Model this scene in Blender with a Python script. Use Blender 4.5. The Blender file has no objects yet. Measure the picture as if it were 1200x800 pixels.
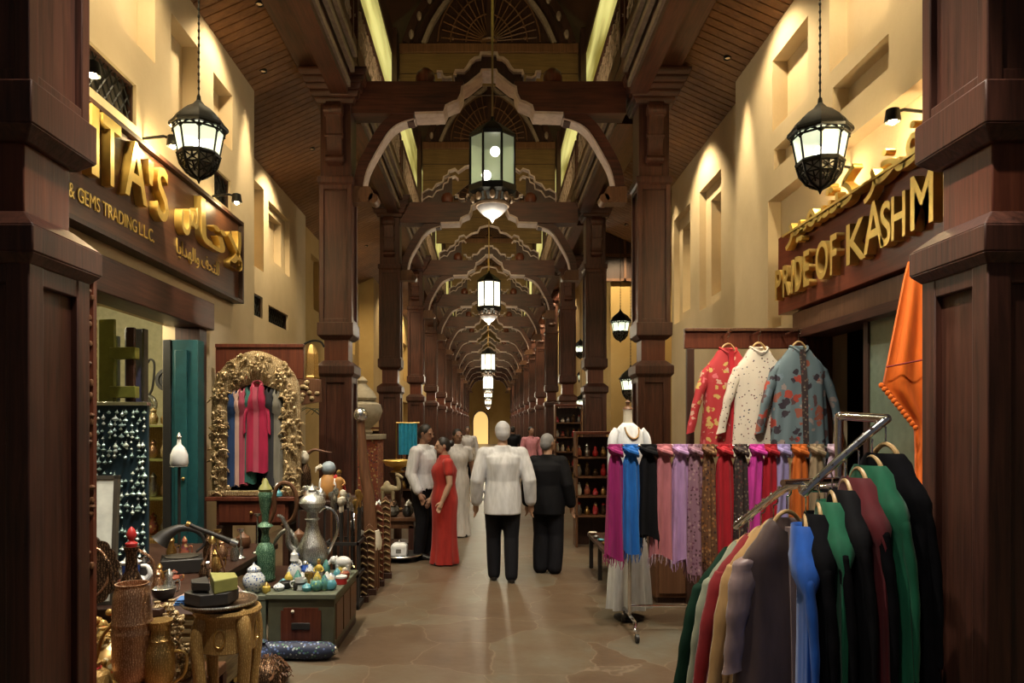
import bpy, math, random
from mathutils import Vector, Matrix, noise
random.seed(7)
PI = math.pi
SC = bpy.context.scene
COL = SC.collection
EYE, FOC, VX, VY = 1.72, 846.0, 573.0, 498.0

def at(px, py, d):
    """pixel of the 1200x800 photograph -> world point at distance d"""
    return Vector(((px-VX)*d/FOC, d, EYE+(VY-py)*d/FOC))

def srgb(r, g, b):
    f = lambda c: (c/255/12.92) if c/255 <= .04045 else ((c/255+.055)/1.055)**2.4
    return (f(r), f(g), f(b), 1)

# ------------------------------------------------------------------ objects
def thing(name, label, cat, loc=(0, 0, 0), rotz=0, group=None, kind=None, scale=None):
    o = bpy.data.objects.new(name, None); COL.objects.link(o)
    o.empty_display_size = .1
    o.location = loc; o.rotation_euler = (0, 0, rotz)
    if scale: o.scale = (scale,)*3 if not isinstance(scale, (tuple, list)) else scale
    return tag(o, label, cat, group, kind)

def tag(o, label, cat, group=None, kind=None):
    if label: o['label'] = label
    if cat: o['category'] = cat
    if group: o['group'] = group
    if kind: o['kind'] = kind
    return o

def dup(root, loc=None, rotz=None, label=None, group=None, scale=None):
    r = root.copy(); COL.objects.link(r)
    if loc is not None: r.location = loc
    if rotz is not None: r.rotation_euler = (0, 0, rotz)
    if scale is not None: r.scale = (scale,)*3 if not isinstance(scale, (tuple, list)) else scale
    if label: r['label'] = label
    if group: r['group'] = group
    for ch in list(root.children):
        c = ch.copy(); COL.objects.link(c); c.parent = r
        for g in list(ch.children):
            d = g.copy(); COL.objects.link(d); d.parent = c
    return r

def repaint(root, table):
    """give a copy its own materials: {part name: material}"""
    for o in [root]+list(root.children)+[g for c in root.children for g in c.children]:
        k = o.name.split('.')[0]
        if k in table and o.type == 'MESH':
            o.data = o.data.copy(); o.data.materials.clear(); o.data.materials.append(table[k])
    return root

class MB:
    """collects shapes, links them as ONE mesh object"""
    def __init__(s): s.v = []; s.f = []; s.mx = None
    def add(s, vs, fs):
        n = len(s.v)
        if s.mx is not None: vs = [s.mx @ Vector(p) for p in vs]
        s.v += [tuple(p) for p in vs]; s.f += [tuple(i+n for i in f) for f in fs]
        return s
    def box(s, x0, x1, y0, y1, z0, z1):
        v = [(x0,y0,z0),(x1,y0,z0),(x1,y1,z0),(x0,y1,z0),(x0,y0,z1),(x1,y0,z1),(x1,y1,z1),(x0,y1,z1)]
        return s.add(v, [(0,3,2,1),(4,5,6,7),(0,1,5,4),(1,2,6,5),(2,3,7,6),(3,0,4,7)])
    def frustum(s, z0, z1, hx0, hy0, hx1, hy1, cx=0, cy=0):
        v = [(cx+a*hx0, cy+b*hy0, z0) for a, b in ((-1,-1),(1,-1),(1,1),(-1,1))]+[(cx+a*hx1, cy+b*hy1, z1) for a, b in ((-1,-1),(1,-1),(1,1),(-1,1))]
        return s.add(v, [(0,3,2,1),(4,5,6,7),(0,1,5,4),(1,2,6,5),(2,3,7,6),(3,0,4,7)])
    def rings(s, rings, cap0=True, cap1=True, closed=True):
        n = len(rings[0]); v = [p for r in rings for p in r]; f = []
        m = n if closed else n-1
        for i in range(len(rings)-1):
            for j in range(m):
                a, b = i*n+j, i*n+(j+1) % n
                f.append((a, b, b+n, a+n))
        if cap0: f.append(tuple(range(n-1, -1, -1)))
        if cap1: f.append(tuple((len(rings)-1)*n+j for j in range(n)))
        return s.add(v, f)
    def lathe(s, prof, n=16, c=(0,0,0), rot=0):
        """prof: [(radius, z)]"""
        R = [[(c[0]+max(r,1e-4)*math.cos(2*PI*j/n+rot), c[1]+max(r,1e-4)*math.sin(2*PI*j/n+rot), c[2]+z) for j in range(n)] for r, z in prof]
        return s.rings(R)
    def tube(s, path, rad, n=8, closed=False):
        P = [Vector(p) for p in path]
        rad = rad if isinstance(rad, (list, tuple)) else [rad]*len(P)
        R = []; up = None
        for i, p in enumerate(P):
            if closed: t = P[(i+1) % len(P)]-P[i-1]
            else: t = P[min(i+1, len(P)-1)]-P[max(i-1, 0)]
            if t.length < 1e-9: t = Vector((0,0,1))
            t.normalize()
            if up is None:
                up = Vector((0,0,1)) if abs(t.z) < .9 else Vector((0,1,0))
            a = t.cross(up)
            if a.length < 1e-6: a = t.orthogonal()
            a.normalize(); b = a.cross(t).normalized(); up = b
            R.append([p+rad[i]*(math.cos(2*PI*j/n)*a+math.sin(2*PI*j/n)*b) for j in range(n)])
        if closed:
            R.append(R[0]); return s.rings(R, False, False)
        return s.rings(R)
    def sphere(s, c, r, n=12, m=8):
        r = r if isinstance(r, (tuple, list)) else (r, r, r)
        R = []
        for i in range(m+1):
            t = PI*i/m
            q = max(math.sin(t), .002)
            R.append([(c[0]+r[0]*q*math.cos(2*PI*j/n), c[1]+r[1]*q*math.sin(2*PI*j/n), c[2]-r[2]*math.cos(t)) for j in range(n)])
        return s.rings(R)
    def prism(s, poly, a, b, plane='xz'):
        """outline extruded from a to b along the axis that is not in the plane"""
        P = {'xz': lambda p, d: (p[0], d, p[1]), 'xy': lambda p, d: (p[0], p[1], d), 'yz': lambda p, d: (d, p[0], p[1])}[plane]
        n = len(poly)
        v = [P(p, a) for p in poly]+[P(p, b) for p in poly]
        f = [tuple(range(n)), tuple(range(2*n-1, n-1, -1))]+[(i, i+n, (i+1) % n+n, (i+1) % n) for i in range(n)]
        return s.add(v, f)
    def ribbon(s, line, th, a, b, plane='xz', side=0):
        """a strip of thickness th along an open line, extruded from a to b"""
        L = [Vector((p[0], p[1])) for p in line]; A = []; B = []
        for i, p in enumerate(L):
            t = (L[min(i+1, len(L)-1)]-L[max(i-1, 0)])
            t = t.normalized() if t.length > 1e-9 else Vector((1, 0))
            nrm = Vector((-t.y, t.x))
            lo, hi = {0: (-.5, .5), 1: (0, 1), -1: (-1, 0)}[side]
            A.append(p+nrm*th*lo); B.append(p+nrm*th*hi)
        P = {'xz': lambda p, d: (p[0], d, p[1]), 'xy': lambda p, d: (p[0], p[1], d), 'yz': lambda p, d: (d, p[0], p[1])}[plane]
        R = [[P(A[i], a), P(A[i], b), P(B[i], b), P(B[i], a)] for i in range(len(L))]
        return s.rings(R)
    def build(s, name, mat, parent=None, smooth=True, ang=40, bev=0, loc=None, kind=None, label=None):
        me = bpy.data.meshes.new(name)
        me.from_pydata(s.v, [], s.f); me.update()
        fix_normals(me)
        if smooth:
            me.polygons.foreach_set('use_smooth', [True]*len(me.polygons))
            me.set_sharp_from_angle(angle=math.radians(ang))
        o = bpy.data.objects.new(name, me); COL.objects.link(o)
        for m in (mat if isinstance(mat, (list, tuple)) else [mat]): me.materials.append(m)
        if parent: o.parent = parent
        if loc: o.location = loc
        if bev:
            b = o.modifiers.new('Bevel', 'BEVEL'); b.width = bev; b.segments = 2; b.limit_method = 'ANGLE'
        if kind: o['kind'] = kind
        if label: o['label'] = label
        return o

import bmesh
def fix_normals(me):
    bm = bmesh.new(); bm.from_mesh(me)
    bmesh.ops.recalc_face_normals(bm, faces=bm.faces)
    bm.to_mesh(me); bm.free()

def struct(name, mb, mat, label=None, cat=None, **k):
    o = mb.build(name, mat, **k); o['kind'] = 'structure'
    if label: o['label'] = label
    if cat: o['category'] = cat
    return o

def mirror(line): return [(-x, z) for x, z in reversed(line)]

def smooth_line(pts, n=6):
    """Catmull-Rom through 2-D or 3-D points"""
    P = [Vector(p) for p in pts]; out = []
    for i in range(len(P)-1):
        a, b, c, d = P[max(i-1, 0)], P[i], P[i+1], P[min(i+2, len(P)-1)]
        for k in range(n):
            t = k/n
            out.append(.5*((2*b)+(c-a)*t+(2*a-5*b+4*c-d)*t*t+(3*b-a-3*c+d)*t**3))
    out.append(P[-1]); return out

# ------------------------------------------------------------------ materials
class NT:
    def __init__(s, name):
        s.m = bpy.data.materials.new(name); s.m.use_nodes = True
        s.t = s.m.node_tree; s.n = s.t.nodes; s.l = s.t.links
        s.b = s.n['Principled BSDF']; s.out = s.n['Material Output']
    def new(s, kind, **ins):
        n = s.n.new(kind)
        for k, v in ins.items():
            if k in n.inputs:
                n.inputs[k].default_value = v
        return n
    def link(s, a, b): s.l.new(a, b)
    def coord(s, scale=(1,1,1), kind='Object', rot=(0,0,0)):
        tc = s.n.new('ShaderNodeTexCoord'); mp = s.n.new('ShaderNodeMapping')
        mp.inputs['Scale'].default_value = scale; mp.inputs['Rotation'].default_value = rot
        s.link(tc.outputs[kind], mp.inputs['Vector']); return mp.outputs['Vector']
    def ramp(s, fac, stops):
        r = s.n.new('ShaderNodeValToRGB'); e = r.color_ramp.elements
        while len(e) < len(stops): e.new(.5)
        for i, (p, c) in enumerate(stops):
            e[i].position = p; e[i].color = c if len(c) == 4 else (*c, 1)
        s.link(fac, r.inputs['Fac']); return r.outputs['Color']
    def bump(s, height, strength=.3, dist=.02):
        b = s.n.new('ShaderNodeBump'); b.inputs['Strength'].default_value = strength; b.inputs['Distance'].default_value = dist
        s.link(height, b.inputs['Height']); s.link(b.outputs['Normal'], s.b.inputs['Normal'])

M = {}
def plain(name, col, rough=.6, metal=0, coat=0, spec=.5, var=.12, scale=14, bump=0, sheen=0, alpha=1):
    t = NT(name); b = t.b
    b.inputs['Roughness'].default_value = rough; b.inputs['Metallic'].default_value = metal
    b.inputs['Coat Weight'].default_value = coat; b.inputs['Specular IOR Level'].default_value = spec
    b.inputs['Sheen Weight'].default_value = sheen
    nz = t.new('ShaderNodeTexNoise', Scale=scale, Detail=3.0); t.link(t.coord(), nz.inputs['Vector'])
    c = col[:3]
    t.link(t.ramp(nz.outputs['Fac'], [(.3, tuple(x*(1-var) for x in c)), (.7, tuple(min(1, x*(1+var)) for x in c))]), b.inputs['Base Color'])
    if bump: t.bump(nz.outputs['Fac'], bump)
    M[name] = t.m; return t.m

def wood(name, dark, light, grain=(22, 22, 1.2), rough=.45, bump=.15, coat=0, spec=.4):
    t = NT(name); b = t.b; v = t.coord(grain)
    n1 = t.new('ShaderNodeTexNoise', Scale=1.6, Detail=6.0, Roughness=.62, Distortion=.6); t.link(v, n1.inputs['Vector'])
    n2 = t.new('ShaderNodeTexNoise', Scale=2.2, Detail=2.0); t.link(t.coord((1, 1, .5)), n2.inputs['Vector'])
    mx = t.new('ShaderNodeMath'); mx.operation = 'MULTIPLY_ADD'; mx.inputs[1].default_value = .65; t.link(n1.outputs['Fac'], mx.inputs[0])
    m2 = t.new('ShaderNodeMath'); m2.operation = 'MULTIPLY'; m2.inputs[1].default_value = .35; t.link(n2.outputs['Fac'], m2.inputs[0]); t.link(m2.outputs[0], mx.inputs[2])
    t.link(t.ramp(mx.outputs[0], [(.34, dark), (.66, light)]), b.inputs['Base Color'])
    b.inputs['Roughness'].default_value = rough; b.inputs['Coat Weight'].default_value = coat; b.inputs['Specular IOR Level'].default_value = spec
    if bump: t.bump(n1.outputs['Fac'], bump, .008)
    M[name] = t.m; return t.m

def glow(name, col, strength):
    t = NT(name); t.b.inputs['Base Color'].default_value = (*col[:3], 1)
    t.b.inputs['Emission Color'].default_value = (*col[:3], 1); t.b.inputs['Emission Strength'].default_value = strength
    M[name] = t.m; return t.m

def spots(name, base, cols, scale=18, size=.32, rough=.8, metal=0, warp=0):
    """cloth or enamel with scattered motifs"""
    t = NT(name); b = t.b; v = t.coord()
    if warp:
        wn = t.new('ShaderNodeTexNoise', Scale=scale*.9, Detail=3.0); t.link(v, wn.inputs['Vector'])
        mv = t.n.new('ShaderNodeMix'); mv.data_type = 'RGBA'; mv.inputs['Factor'].default_value = warp
        t.link(v, mv.inputs['A']); t.link(wn.outputs['Color'], mv.inputs['B']); v = mv.outputs['Result']
    vo = t.new('ShaderNodeTexVoronoi', Scale=scale); t.link(v, vo.inputs['Vector'])
    nz = t.new('ShaderNodeTexNoise', Scale=scale*2.2, Detail=2.0); t.link(v, nz.inputs['Vector'])
    ad = t.new('ShaderNodeMath'); ad.operation = 'MULTIPLY_ADD'; ad.inputs[1].default_value = .25; ad.inputs[2].default_value = -.12
    t.link(nz.outputs['Fac'], ad.inputs[0])
    sm = t.new('ShaderNodeMath'); t.link(vo.outputs['Distance'], sm.inputs[0]); t.link(ad.outputs[0], sm.inputs[1])
    mask = t.ramp(sm.outputs[0], [(size, (1,1,1)), (size+.05, (0,0,0))])
    sp = t.new('ShaderNodeSeparateColor'); t.link(vo.outputs['Color'], sp.inputs[0])
    st = []
    for i, c in enumerate(cols): st.append((i/len(cols), c))
    rr = t.n.new('ShaderNodeValToRGB'); rr.color_ramp.interpolation = 'CONSTANT'; e = rr.color_ramp.elements
    while len(e) < len(st): e.new(.5)
    while len(e) > max(len(st), 1): e.remove(e[-1])
    for i, (p, c) in enumerate(st): e[i].position = p; e[i].color = (*c[:3], 1)
    t.link(sp.outputs[0], rr.inputs['Fac'])
    mix = t.n.new('ShaderNodeMix'); mix.data_type = 'RGBA'
    t.link(mask, mix.inputs['Factor']); mix.inputs['A'].default_value = (*base[:3], 1); t.link(rr.outputs['Color'], mix.inputs['B'])
    t.link(mix.outputs['Result'], b.inputs['Base Color'])
    b.inputs['Roughness'].default_value = rough; b.inputs['Metallic'].default_value = metal
    M[name] = t.m; return t.m

def cloth(name, col, rough=.75, sheen=.3, var=.18):
    t = NT(name); b = t.b
    w = t.new('ShaderNodeTexNoise', Scale=9.0, Detail=3.0); t.link(t.coord((2.5, 2.5, .5)), w.inputs['Vector'])
    c = col[:3]
    t.link(t.ramp(w.outputs['Fac'], [(.3, tuple(x*(1-var) for x in c)), (.7, tuple(min(1, x*(1+var)) for x in c))]), b.inputs['Base Color'])
    lum = max(c)
    b.inputs['Roughness'].default_value = rough; b.inputs['Sheen Weight'].default_value = sheen*.4 if lum > .05 else 0
    b.inputs['Specular IOR Level'].default_value = .35 if lum > .05 else .12
    fine = t.new('ShaderNodeTexNoise', Scale=320.0); t.link(t.coord(), fine.inputs['Vector']); t.bump(fine.outputs['Fac'], .12, .003)
    M[name] = t.m; return t.m

def engraved(name, c0, c1, rough=.32, metal=1, scale=34):
    """metal or lacquer with a chased floral relief"""
    t = NT(name); b = t.b; v = t.coord()
    vo = t.new('ShaderNodeTexVoronoi', Scale=scale); vo.feature = 'DISTANCE_TO_EDGE'; t.link(v, vo.inputs['Vector'])
    wv = t.new('ShaderNodeTexWave', Scale=scale*.35, Distortion=7.0, Detail=2.0); t.link(v, wv.inputs['Vector'])
    mu = t.new('ShaderNodeMath'); mu.operation = 'MULTIPLY'; t.link(vo.outputs['Distance'], mu.inputs[0]); mu.inputs[1].default_value = 3.0
    ad = t.new('ShaderNodeMath'); ad.operation = 'MULTIPLY'; t.link(mu.outputs[0], ad.inputs[0]); t.link(wv.outputs['Fac'], ad.inputs[1])
    t.link(t.ramp(ad.outputs[0], [(.08, c0), (.4, c1)]), b.inputs['Base Color'])
    b.inputs['Roughness'].default_value = rough; b.inputs['Metallic'].default_value = metal
    t.bump(ad.outputs[0], .35, .006)
    M[name] = t.m; return t.m

wood('dark_wood', (.018,.0065,.0045), (.10,.034,.021))
wood('dark_wood_x', (.018,.006,.004), (.095,.030,.018), grain=(1.2, 22, 22))
wood('dark_wood_y', (.018,.0065,.004), (.095,.032,.019), grain=(22, 1.2, 22))
wood('deep_wood', (.020,.009,.006), (.06,.025,.015))
wood('plank_wood', (.10,.044,.017), (.24,.118,.048), grain=(1.0, 16, 16), rough=.5)
wood('gable_plank', (.085,.048,.016), (.17,.098,.036), grain=(1.0, 16, 16), rough=.5)
wood('pale_wood', (.36,.27,.24), (.58,.46,.42), grain=(6, 6, 6), rough=.6)  # weathered pale, the tone also stands in for uplighting on the mouldings
wood('fret_wood', (.16,.11,.08), (.30,.22,.17), grain=(8, 8, 8), rough=.6)
wood('red_wood', (.06,.014,.008), (.16,.045,.022), rough=.4)
wood('brown_wood', (.075,.030,.014), (.17,.08,.038), rough=.45)
wood('sign_wood', (.055,.020,.010), (.13,.052,.026), grain=(22, 1.2, 22), rough=.42)
wood('sign_red_wood', (.13,.026,.012), (.23,.055,.026), grain=(22, 1.2, 22), rough=.35)
wood('hanger_wood', (.42,.26,.11), (.62,.42,.2), grain=(4, 30, 30), rough=.4)
plain('black_metal', (.012,.012,.011), .45, .6)
plain('chrome', (.72,.72,.74), .14, 1, var=.03)
plain('gold_paint', (.80,.56,.16), .38, .75, var=.08)
plain('black_cloth', (.006,.006,.008), .9, var=.3, spec=.1)
plain('skin', (.42,.25,.17), .55, var=.06)
plain('hair', (.012,.009,.008), .5, var=.3)
plain('shoe_black', (.012,.011,.011), .35)
plain('white_enamel', (.75,.76,.76), .3)
plain('brass', (.62,.42,.15), .3, 1, var=.15)
plain('silver', (.70,.72,.72), .25, 1, var=.12)
# ================================================================== plaster, floor, glow
def plaster(name, c0, c1):
    t = NT(name); b = t.b; v = t.coord()
    n1 = t.new('ShaderNodeTexNoise', Scale=1.3, Detail=7.0, Roughness=.6); t.link(v, n1.inputs['Vector'])
    t.link(t.ramp(n1.outputs['Fac'], [(.3, c0), (.7, c1)]), b.inputs['Base Color'])
    b.inputs['Roughness'].default_value = .9
    n2 = t.new('ShaderNodeTexNoise', Scale=30.0, Detail=4.0); t.link(v, n2.inputs['Vector']); t.bump(n2.outputs['Fac'], .15, .01)
    M[name] = t.m
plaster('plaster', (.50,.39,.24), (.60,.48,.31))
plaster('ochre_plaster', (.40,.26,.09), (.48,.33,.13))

def floor_mat():
    t = NT('flagstone'); b = t.b; v = t.coord()
    nz = t.new('ShaderNodeTexNoise', Scale=2.5, Detail=3.0); t.link(v, nz.inputs['Vector'])
    mixv = t.n.new('ShaderNodeMix'); mixv.data_type = 'RGBA'; mixv.inputs['Factor'].default_value = .22
    t.link(v, mixv.inputs['A']); t.link(nz.outputs['Color'], mixv.inputs['B'])
    vo = t.new('ShaderNodeTexVoronoi', Scale=1.7); vo.feature = 'DISTANCE_TO_EDGE'; t.link(mixv.outputs['Result'], vo.inputs['Vector'])
    vc = t.new('ShaderNodeTexVoronoi', Scale=1.7); t.link(mixv.outputs['Result'], vc.inputs['Vector'])
    sp = t.new('ShaderNodeSeparateColor'); t.link(vc.outputs['Color'], sp.inputs[0])
    n2 = t.new('ShaderNodeTexNoise', Scale=2.2, Detail=8.0, Roughness=.65); t.link(v, n2.inputs['Vector'])
    ad = t.new('ShaderNodeMath'); ad.operation = 'MULTIPLY_ADD'; ad.inputs[1].default_value = .26; t.link(sp.outputs[0], ad.inputs[0])
    m2 = t.new('ShaderNodeMath'); m2.operation = 'MULTIPLY'; m2.inputs[1].default_value = .75; t.link(n2.outputs['Fac'], m2.inputs[0]); t.link(m2.outputs[0], ad.inputs[2])
    stone = t.ramp(ad.outputs[0], [(.2, (.070,.043,.026)), (.42, (.110,.072,.044)), (.58, (.125,.095,.062)), (.80, (.145,.142,.112))])
    mask = t.ramp(vo.outputs['Distance'], [(.002, (.5,.5,.5)), (.008, (0,0,0))])
    mix = t.n.new('ShaderNodeMix'); mix.data_type = 'RGBA'; t.link(mask, mix.inputs['Factor']); t.link(stone, mix.inputs['A']); mix.inputs['B'].default_value = (.26,.20,.14,1)
    t.link(mix.outputs['Result'], b.inputs['Base Color'])
    b.inputs['Roughness'].default_value = .42
    n3 = t.new('ShaderNodeTexNoise', Scale=11.0, Detail=5.0); t.link(v, n3.inputs['Vector']); t.bump(n3.outputs['Fac'], .18, .012)
    M['flagstone'] = t.m
floor_mat()
def uplit_band_mat(name, c0, c1, s):  # streaked glow that imitates uplight falling on plaster
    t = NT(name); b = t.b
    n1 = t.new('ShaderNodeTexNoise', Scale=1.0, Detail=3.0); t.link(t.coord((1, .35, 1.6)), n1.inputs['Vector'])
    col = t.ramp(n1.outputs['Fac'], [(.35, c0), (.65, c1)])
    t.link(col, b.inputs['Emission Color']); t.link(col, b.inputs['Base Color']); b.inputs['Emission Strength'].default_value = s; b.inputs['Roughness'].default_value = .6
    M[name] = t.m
uplit_band_mat('uplit_band', (.20,.16,.03), (.80,.74,.26), .62)
plain('vent_dark', (.03,.024,.018), .7)
plain('shop_wall', (.46,.43,.27), .85)
plain('teal_paint', (.012,.075,.085), .4)
plain('blue_paint', (.10,.10,.24), .5)
plain('lime_paint', (.26,.27,.05), .5)
plain('green_glass', (.16,.21,.15), .25)

# ================================================================== floor and walls
YE = 66.0
struct('floor', MB().box(-6.5, 6.5, -2.0, YE+3, -.2, 0), M['flagstone'], 'brown and grey flagstone floor of the market hall', 'floor', smooth=False)

def niche_wall(mb, X, y0, y1, z0, z1, rects, out):
    """wall in the plane x=X, its body on the side `out`; rects (ya,yb,za,zb,depth) are pushed in (depth None: an opening)"""
    ys = sorted({y0, y1, *[r[0] for r in rects], *[r[1] for r in rects]})
    zs = sorted({z0, z1, *[r[2] for r in rects], *[r[3] for r in rects]})
    def dep(ym, zm):
        d = 0
        for a, b, c, e, k in rects:
            if a < ym < b and c < zm < e: d = k
        return d
    ny, nz = len(ys)-1, len(zs)-1
    D = [[dep((ys[i]+ys[i+1])/2, (zs[j]+zs[j+1])/2) for j in range(nz)] for i in range(ny)]
    x = lambda d: X+out*(d if d is not None else .35)
    for i in range(ny):
        for j in range(nz):
            d = D[i][j]
            if d is not None:
                mb.add([(x(d), ys[i], zs[j]), (x(d), ys[i+1], zs[j]), (x(d), ys[i+1], zs[j+1]), (x(d), ys[i], zs[j+1])], [(0,1,2,3)])
            if i+1 < ny and D[i+1][j] != d:
                e = D[i+1][j]; mb.add([(x(d), ys[i+1], zs[j]), (x(e), ys[i+1], zs[j]), (x(e), ys[i+1], zs[j+1]), (x(d), ys[i+1], zs[j+1])], [(0,1,2,3)])
            if j+1 < nz and D[i][j+1] != d:
                e = D[i][j+1]; mb.add([(x(d), ys[i], zs[j+1]), (x(d), ys[i+1], zs[j+1]), (x(e), ys[i+1], zs[j+1]), (x(e), ys[i], zs[j+1])], [(0,1,2,3)])
    return mb

def wall(name, X, y0, y1, z1, rects, out, mat='plaster', label=None, ends=True):
    mb = niche_wall(MB(), X, y0, y1, 0, z1, rects, out)
    if ends:
        for y in (y0, y1):
            mb.add([(X, y, 0), (X+out*.9, y, 0), (X+out*.9, y, z1), (X, y, z1)], [(0,1,2,3)])
    o = mb.build(name, M[mat], smooth=False); o['kind'] = 'structure'; o['category'] = 'wall'
    o['label'] = label; return o

LX1, RX1, LX2, RX2 = -2.95, 3.0, -3.48, 3.15
NL = [(5.76,6.38,4.91,5.7,.16), (6.70,7.32,4.6,5.55,.16), (7.73,8.30,4.86,5.5,.16), (3.9,4.6,4.9,5.7,.16)]
VL = [(5.15,6.04,4.22,4.56,.12), (7.75,8.25,4.17,4.5,.12)]
wall('wall_left', LX1, .3, 9.07, 6.2, NL+VL+[(4.0,7.3,0,2.73,None)], -1, label='cream plaster wall with blind niches over the gift shop')
NR = [(6.79,7.64,4.82,5.57,.16), (5.42,6.36,4.82,5.7,.16), (4.0,4.9,4.82,5.7,.16)]
VR = [(5.42,6.30,4.40,4.66,.14), (6.85,7.6,4.40,4.62,.12)]
wall('wall_right', RX1, .3, 8.78, 6.2, NR+VR+[(2.6,7.76,2.74,4.12,.14), (2.8,6.75,0,2.74,None)], 1, label='cream plaster wall with blind niches over the shawl shop')
wall('wall_left_second', LX2, 9.07, 13.7, 6.0, [(10.62,11.15,4.08,5.36,.16), (11.4,12.6,4.3,5.27,.08), (11.65,12.35,4.42,5.15,.2), (10.67,11.1,3.35,3.68,.1), (11.4,12.5,3.35,3.62,.1)], -1, label='second cream wall bay with tall blind niches beyond the gift shop')
wall('wall_right_second', RX2, 8.78, 12.45, 6.2, [(9.8,10.8,3.43,5.2,.1), (10.0,10.55,3.6,5.0,.24), (11.3,12.3,3.43,5.2,.1), (11.5,12.1,3.6,5.0,.24)], 1, label='second cream wall bay with tall blind niches beyond the shawl shop')
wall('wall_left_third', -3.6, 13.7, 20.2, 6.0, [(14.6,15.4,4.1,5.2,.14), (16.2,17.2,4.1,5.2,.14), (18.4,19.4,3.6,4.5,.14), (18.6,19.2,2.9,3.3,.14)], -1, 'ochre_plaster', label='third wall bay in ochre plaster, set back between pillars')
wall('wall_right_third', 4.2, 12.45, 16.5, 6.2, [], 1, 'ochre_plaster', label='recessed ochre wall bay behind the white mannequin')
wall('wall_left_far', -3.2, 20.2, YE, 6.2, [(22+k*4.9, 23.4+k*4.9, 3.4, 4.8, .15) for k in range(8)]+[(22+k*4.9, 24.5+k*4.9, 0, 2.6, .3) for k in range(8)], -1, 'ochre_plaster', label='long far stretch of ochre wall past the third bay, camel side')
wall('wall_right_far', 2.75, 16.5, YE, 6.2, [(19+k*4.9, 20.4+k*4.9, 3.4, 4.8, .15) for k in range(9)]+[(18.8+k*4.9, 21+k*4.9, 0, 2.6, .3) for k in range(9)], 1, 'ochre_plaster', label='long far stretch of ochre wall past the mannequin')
struct('wall_left_return', MB().box(-4.4, -3.2, 20.0, 20.2, 0, 6.0), M['ochre_plaster'], 'ochre plaster return wall closing the third bay', 'wall', smooth=False)
struct('wall_right_return', MB().box(2.75, 5.0, 16.3, 16.45, 0, 6.2), M['ochre_plaster'], 'ochre plaster return wall facing the hall beside a lantern', 'wall', smooth=False)
struct('wall_end', MB().box(-6, 6, YE, YE+.3, 0, 12), M['ochre_plaster'], 'far end wall of the market hall', 'wall', smooth=False)

# grilles in the vents
def grille(y0, y1, z0, z1, X, out, label):
    g = thing('vent_grille', label, 'grille', (X, (y0+y1)/2, z0), group='dark vent grilles in the plaster walls')
    w, h = (y1-y0)/2, z1-z0
    MB().box(out*.10-.01, out*.10+.01, -w, w, 0, h).build('backing', M['vent_dark'], g, smooth=False)
    mb = MB(); n = max(4, int(w*2/.11))
    for k in range(-1, n+3):
        for sg in (1, -1):
            a = -w+2*w*k/n
            p0, p1 = Vector((out*.05, a, 0)), Vector((out*.05, a+sg*h*.8, h))
            q = []
            for t in (0, 1):
                q.append(p0.lerp(p1, t))
            # clip to the opening
            lo, hi = 0.0, 1.0
            dy = q[1].y-q[0].y
            for lim, s in ((-w, 1), (w, -1)):
                f0, f1 = (q[0].y-lim)*s, (q[1].y-lim)*s
                if f0 < 0 and f1 < 0: hi = -1
                elif f0 < 0: lo = max(lo, -f0/(f1-f0))
                elif f1 < 0: hi = min(hi, f0/(f0-f1))
            if hi > lo+.05: mb.tube([q[0].lerp(q[1], lo), q[0].lerp(q[1], hi)], .008, 4)
    mb.build('lattice', M['black_metal'], g)
    fr = MB()
    for a in ((-w, -w+.02, 0, h), (w-.02, w, 0, h), (-w, w, 0, .02), (-w, w, h-.02, h)): fr.box(out*.03, out*.09, *a)
    fr.build('frame', M['deep_wood'], g, smooth=False)
grille(5.15, 6.04, 4.22, 4.56, LX1, -1, 'dark lattice vent grille above the gift shop sign')
grille(7.75, 8.25, 4.17, 4.50, LX1, -1, 'dark lattice vent grille behind the lantern beside the gift shop sign')
grille(10.67, 11.1, 3.35, 3.68, LX2, -1, 'smaller of two dark vent grilles low on the second cream wall')
grille(11.4, 12.5, 3.35, 3.62, LX2, -1, 'wider of two dark vent grilles low on the second cream wall')

# wood boarded window over the recessed ochre wall
w1 = thing('window_1', 'dark boarded grid window high above the recessed ochre wall', 'window', (3.05, 16.24, 4.95), kind='structure')
MB().box(-.5, .5, 0, .03, 0, 1.2).build('board', M['deep_wood'], w1, smooth=False)
fr = MB()
for x in (-.5, -.02, .46): fr.box(x, x+.05, -.05, .01, 0, 1.2)
for z in (0, .55, 1.14): fr.box(-.5, .5, -.05, .01, z, z+.06)
fr.build('frame', M['brown_wood'], w1, smooth=False)

# ================================================================== side ceilings of boards, upper roof
def soffit(name, side, label):
    mb = MB(); y = -.5; pitch = .135
    X = lambda x: side*x
    while y < 22:
        for (a, b, up) in ((y, y+pitch*.86, 0), (y+pitch*.86, y+pitch, .02)):
            v = [(X(2.32), a, 6.20+up), (X(4.6), a, 5.18+up), (X(4.6), b, 5.18+up), (X(2.32), b, 6.20+up)]
            mb.add(v, [(0,1,2,3)])
            w = [(X(2.32), b, 6.20+up), (X(4.6), b, 5.18+up), (X(4.6), b, 5.18+.02-up), (X(2.32), b, 6.20+.02-up)]
            mb.add(w, [(0,1,2,3)])
        y += pitch
    mb.add([(X(2.32), 22, 6.2), (X(4.6), 22, 5.18), (X(4.6), YE, 5.18), (X(2.32), YE, 6.2)], [(0,1,2,3)])
    struct(name, mb, M['plank_wood'], label, 'ceiling', smooth=False)
soffit('ceiling_left', -1, 'sloping brown boarded aisle ceiling over the gift shop side')
soffit('ceiling_right', 1, 'sloping brown boarded aisle ceiling over the shawl shop side')
rf = MB()
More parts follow.
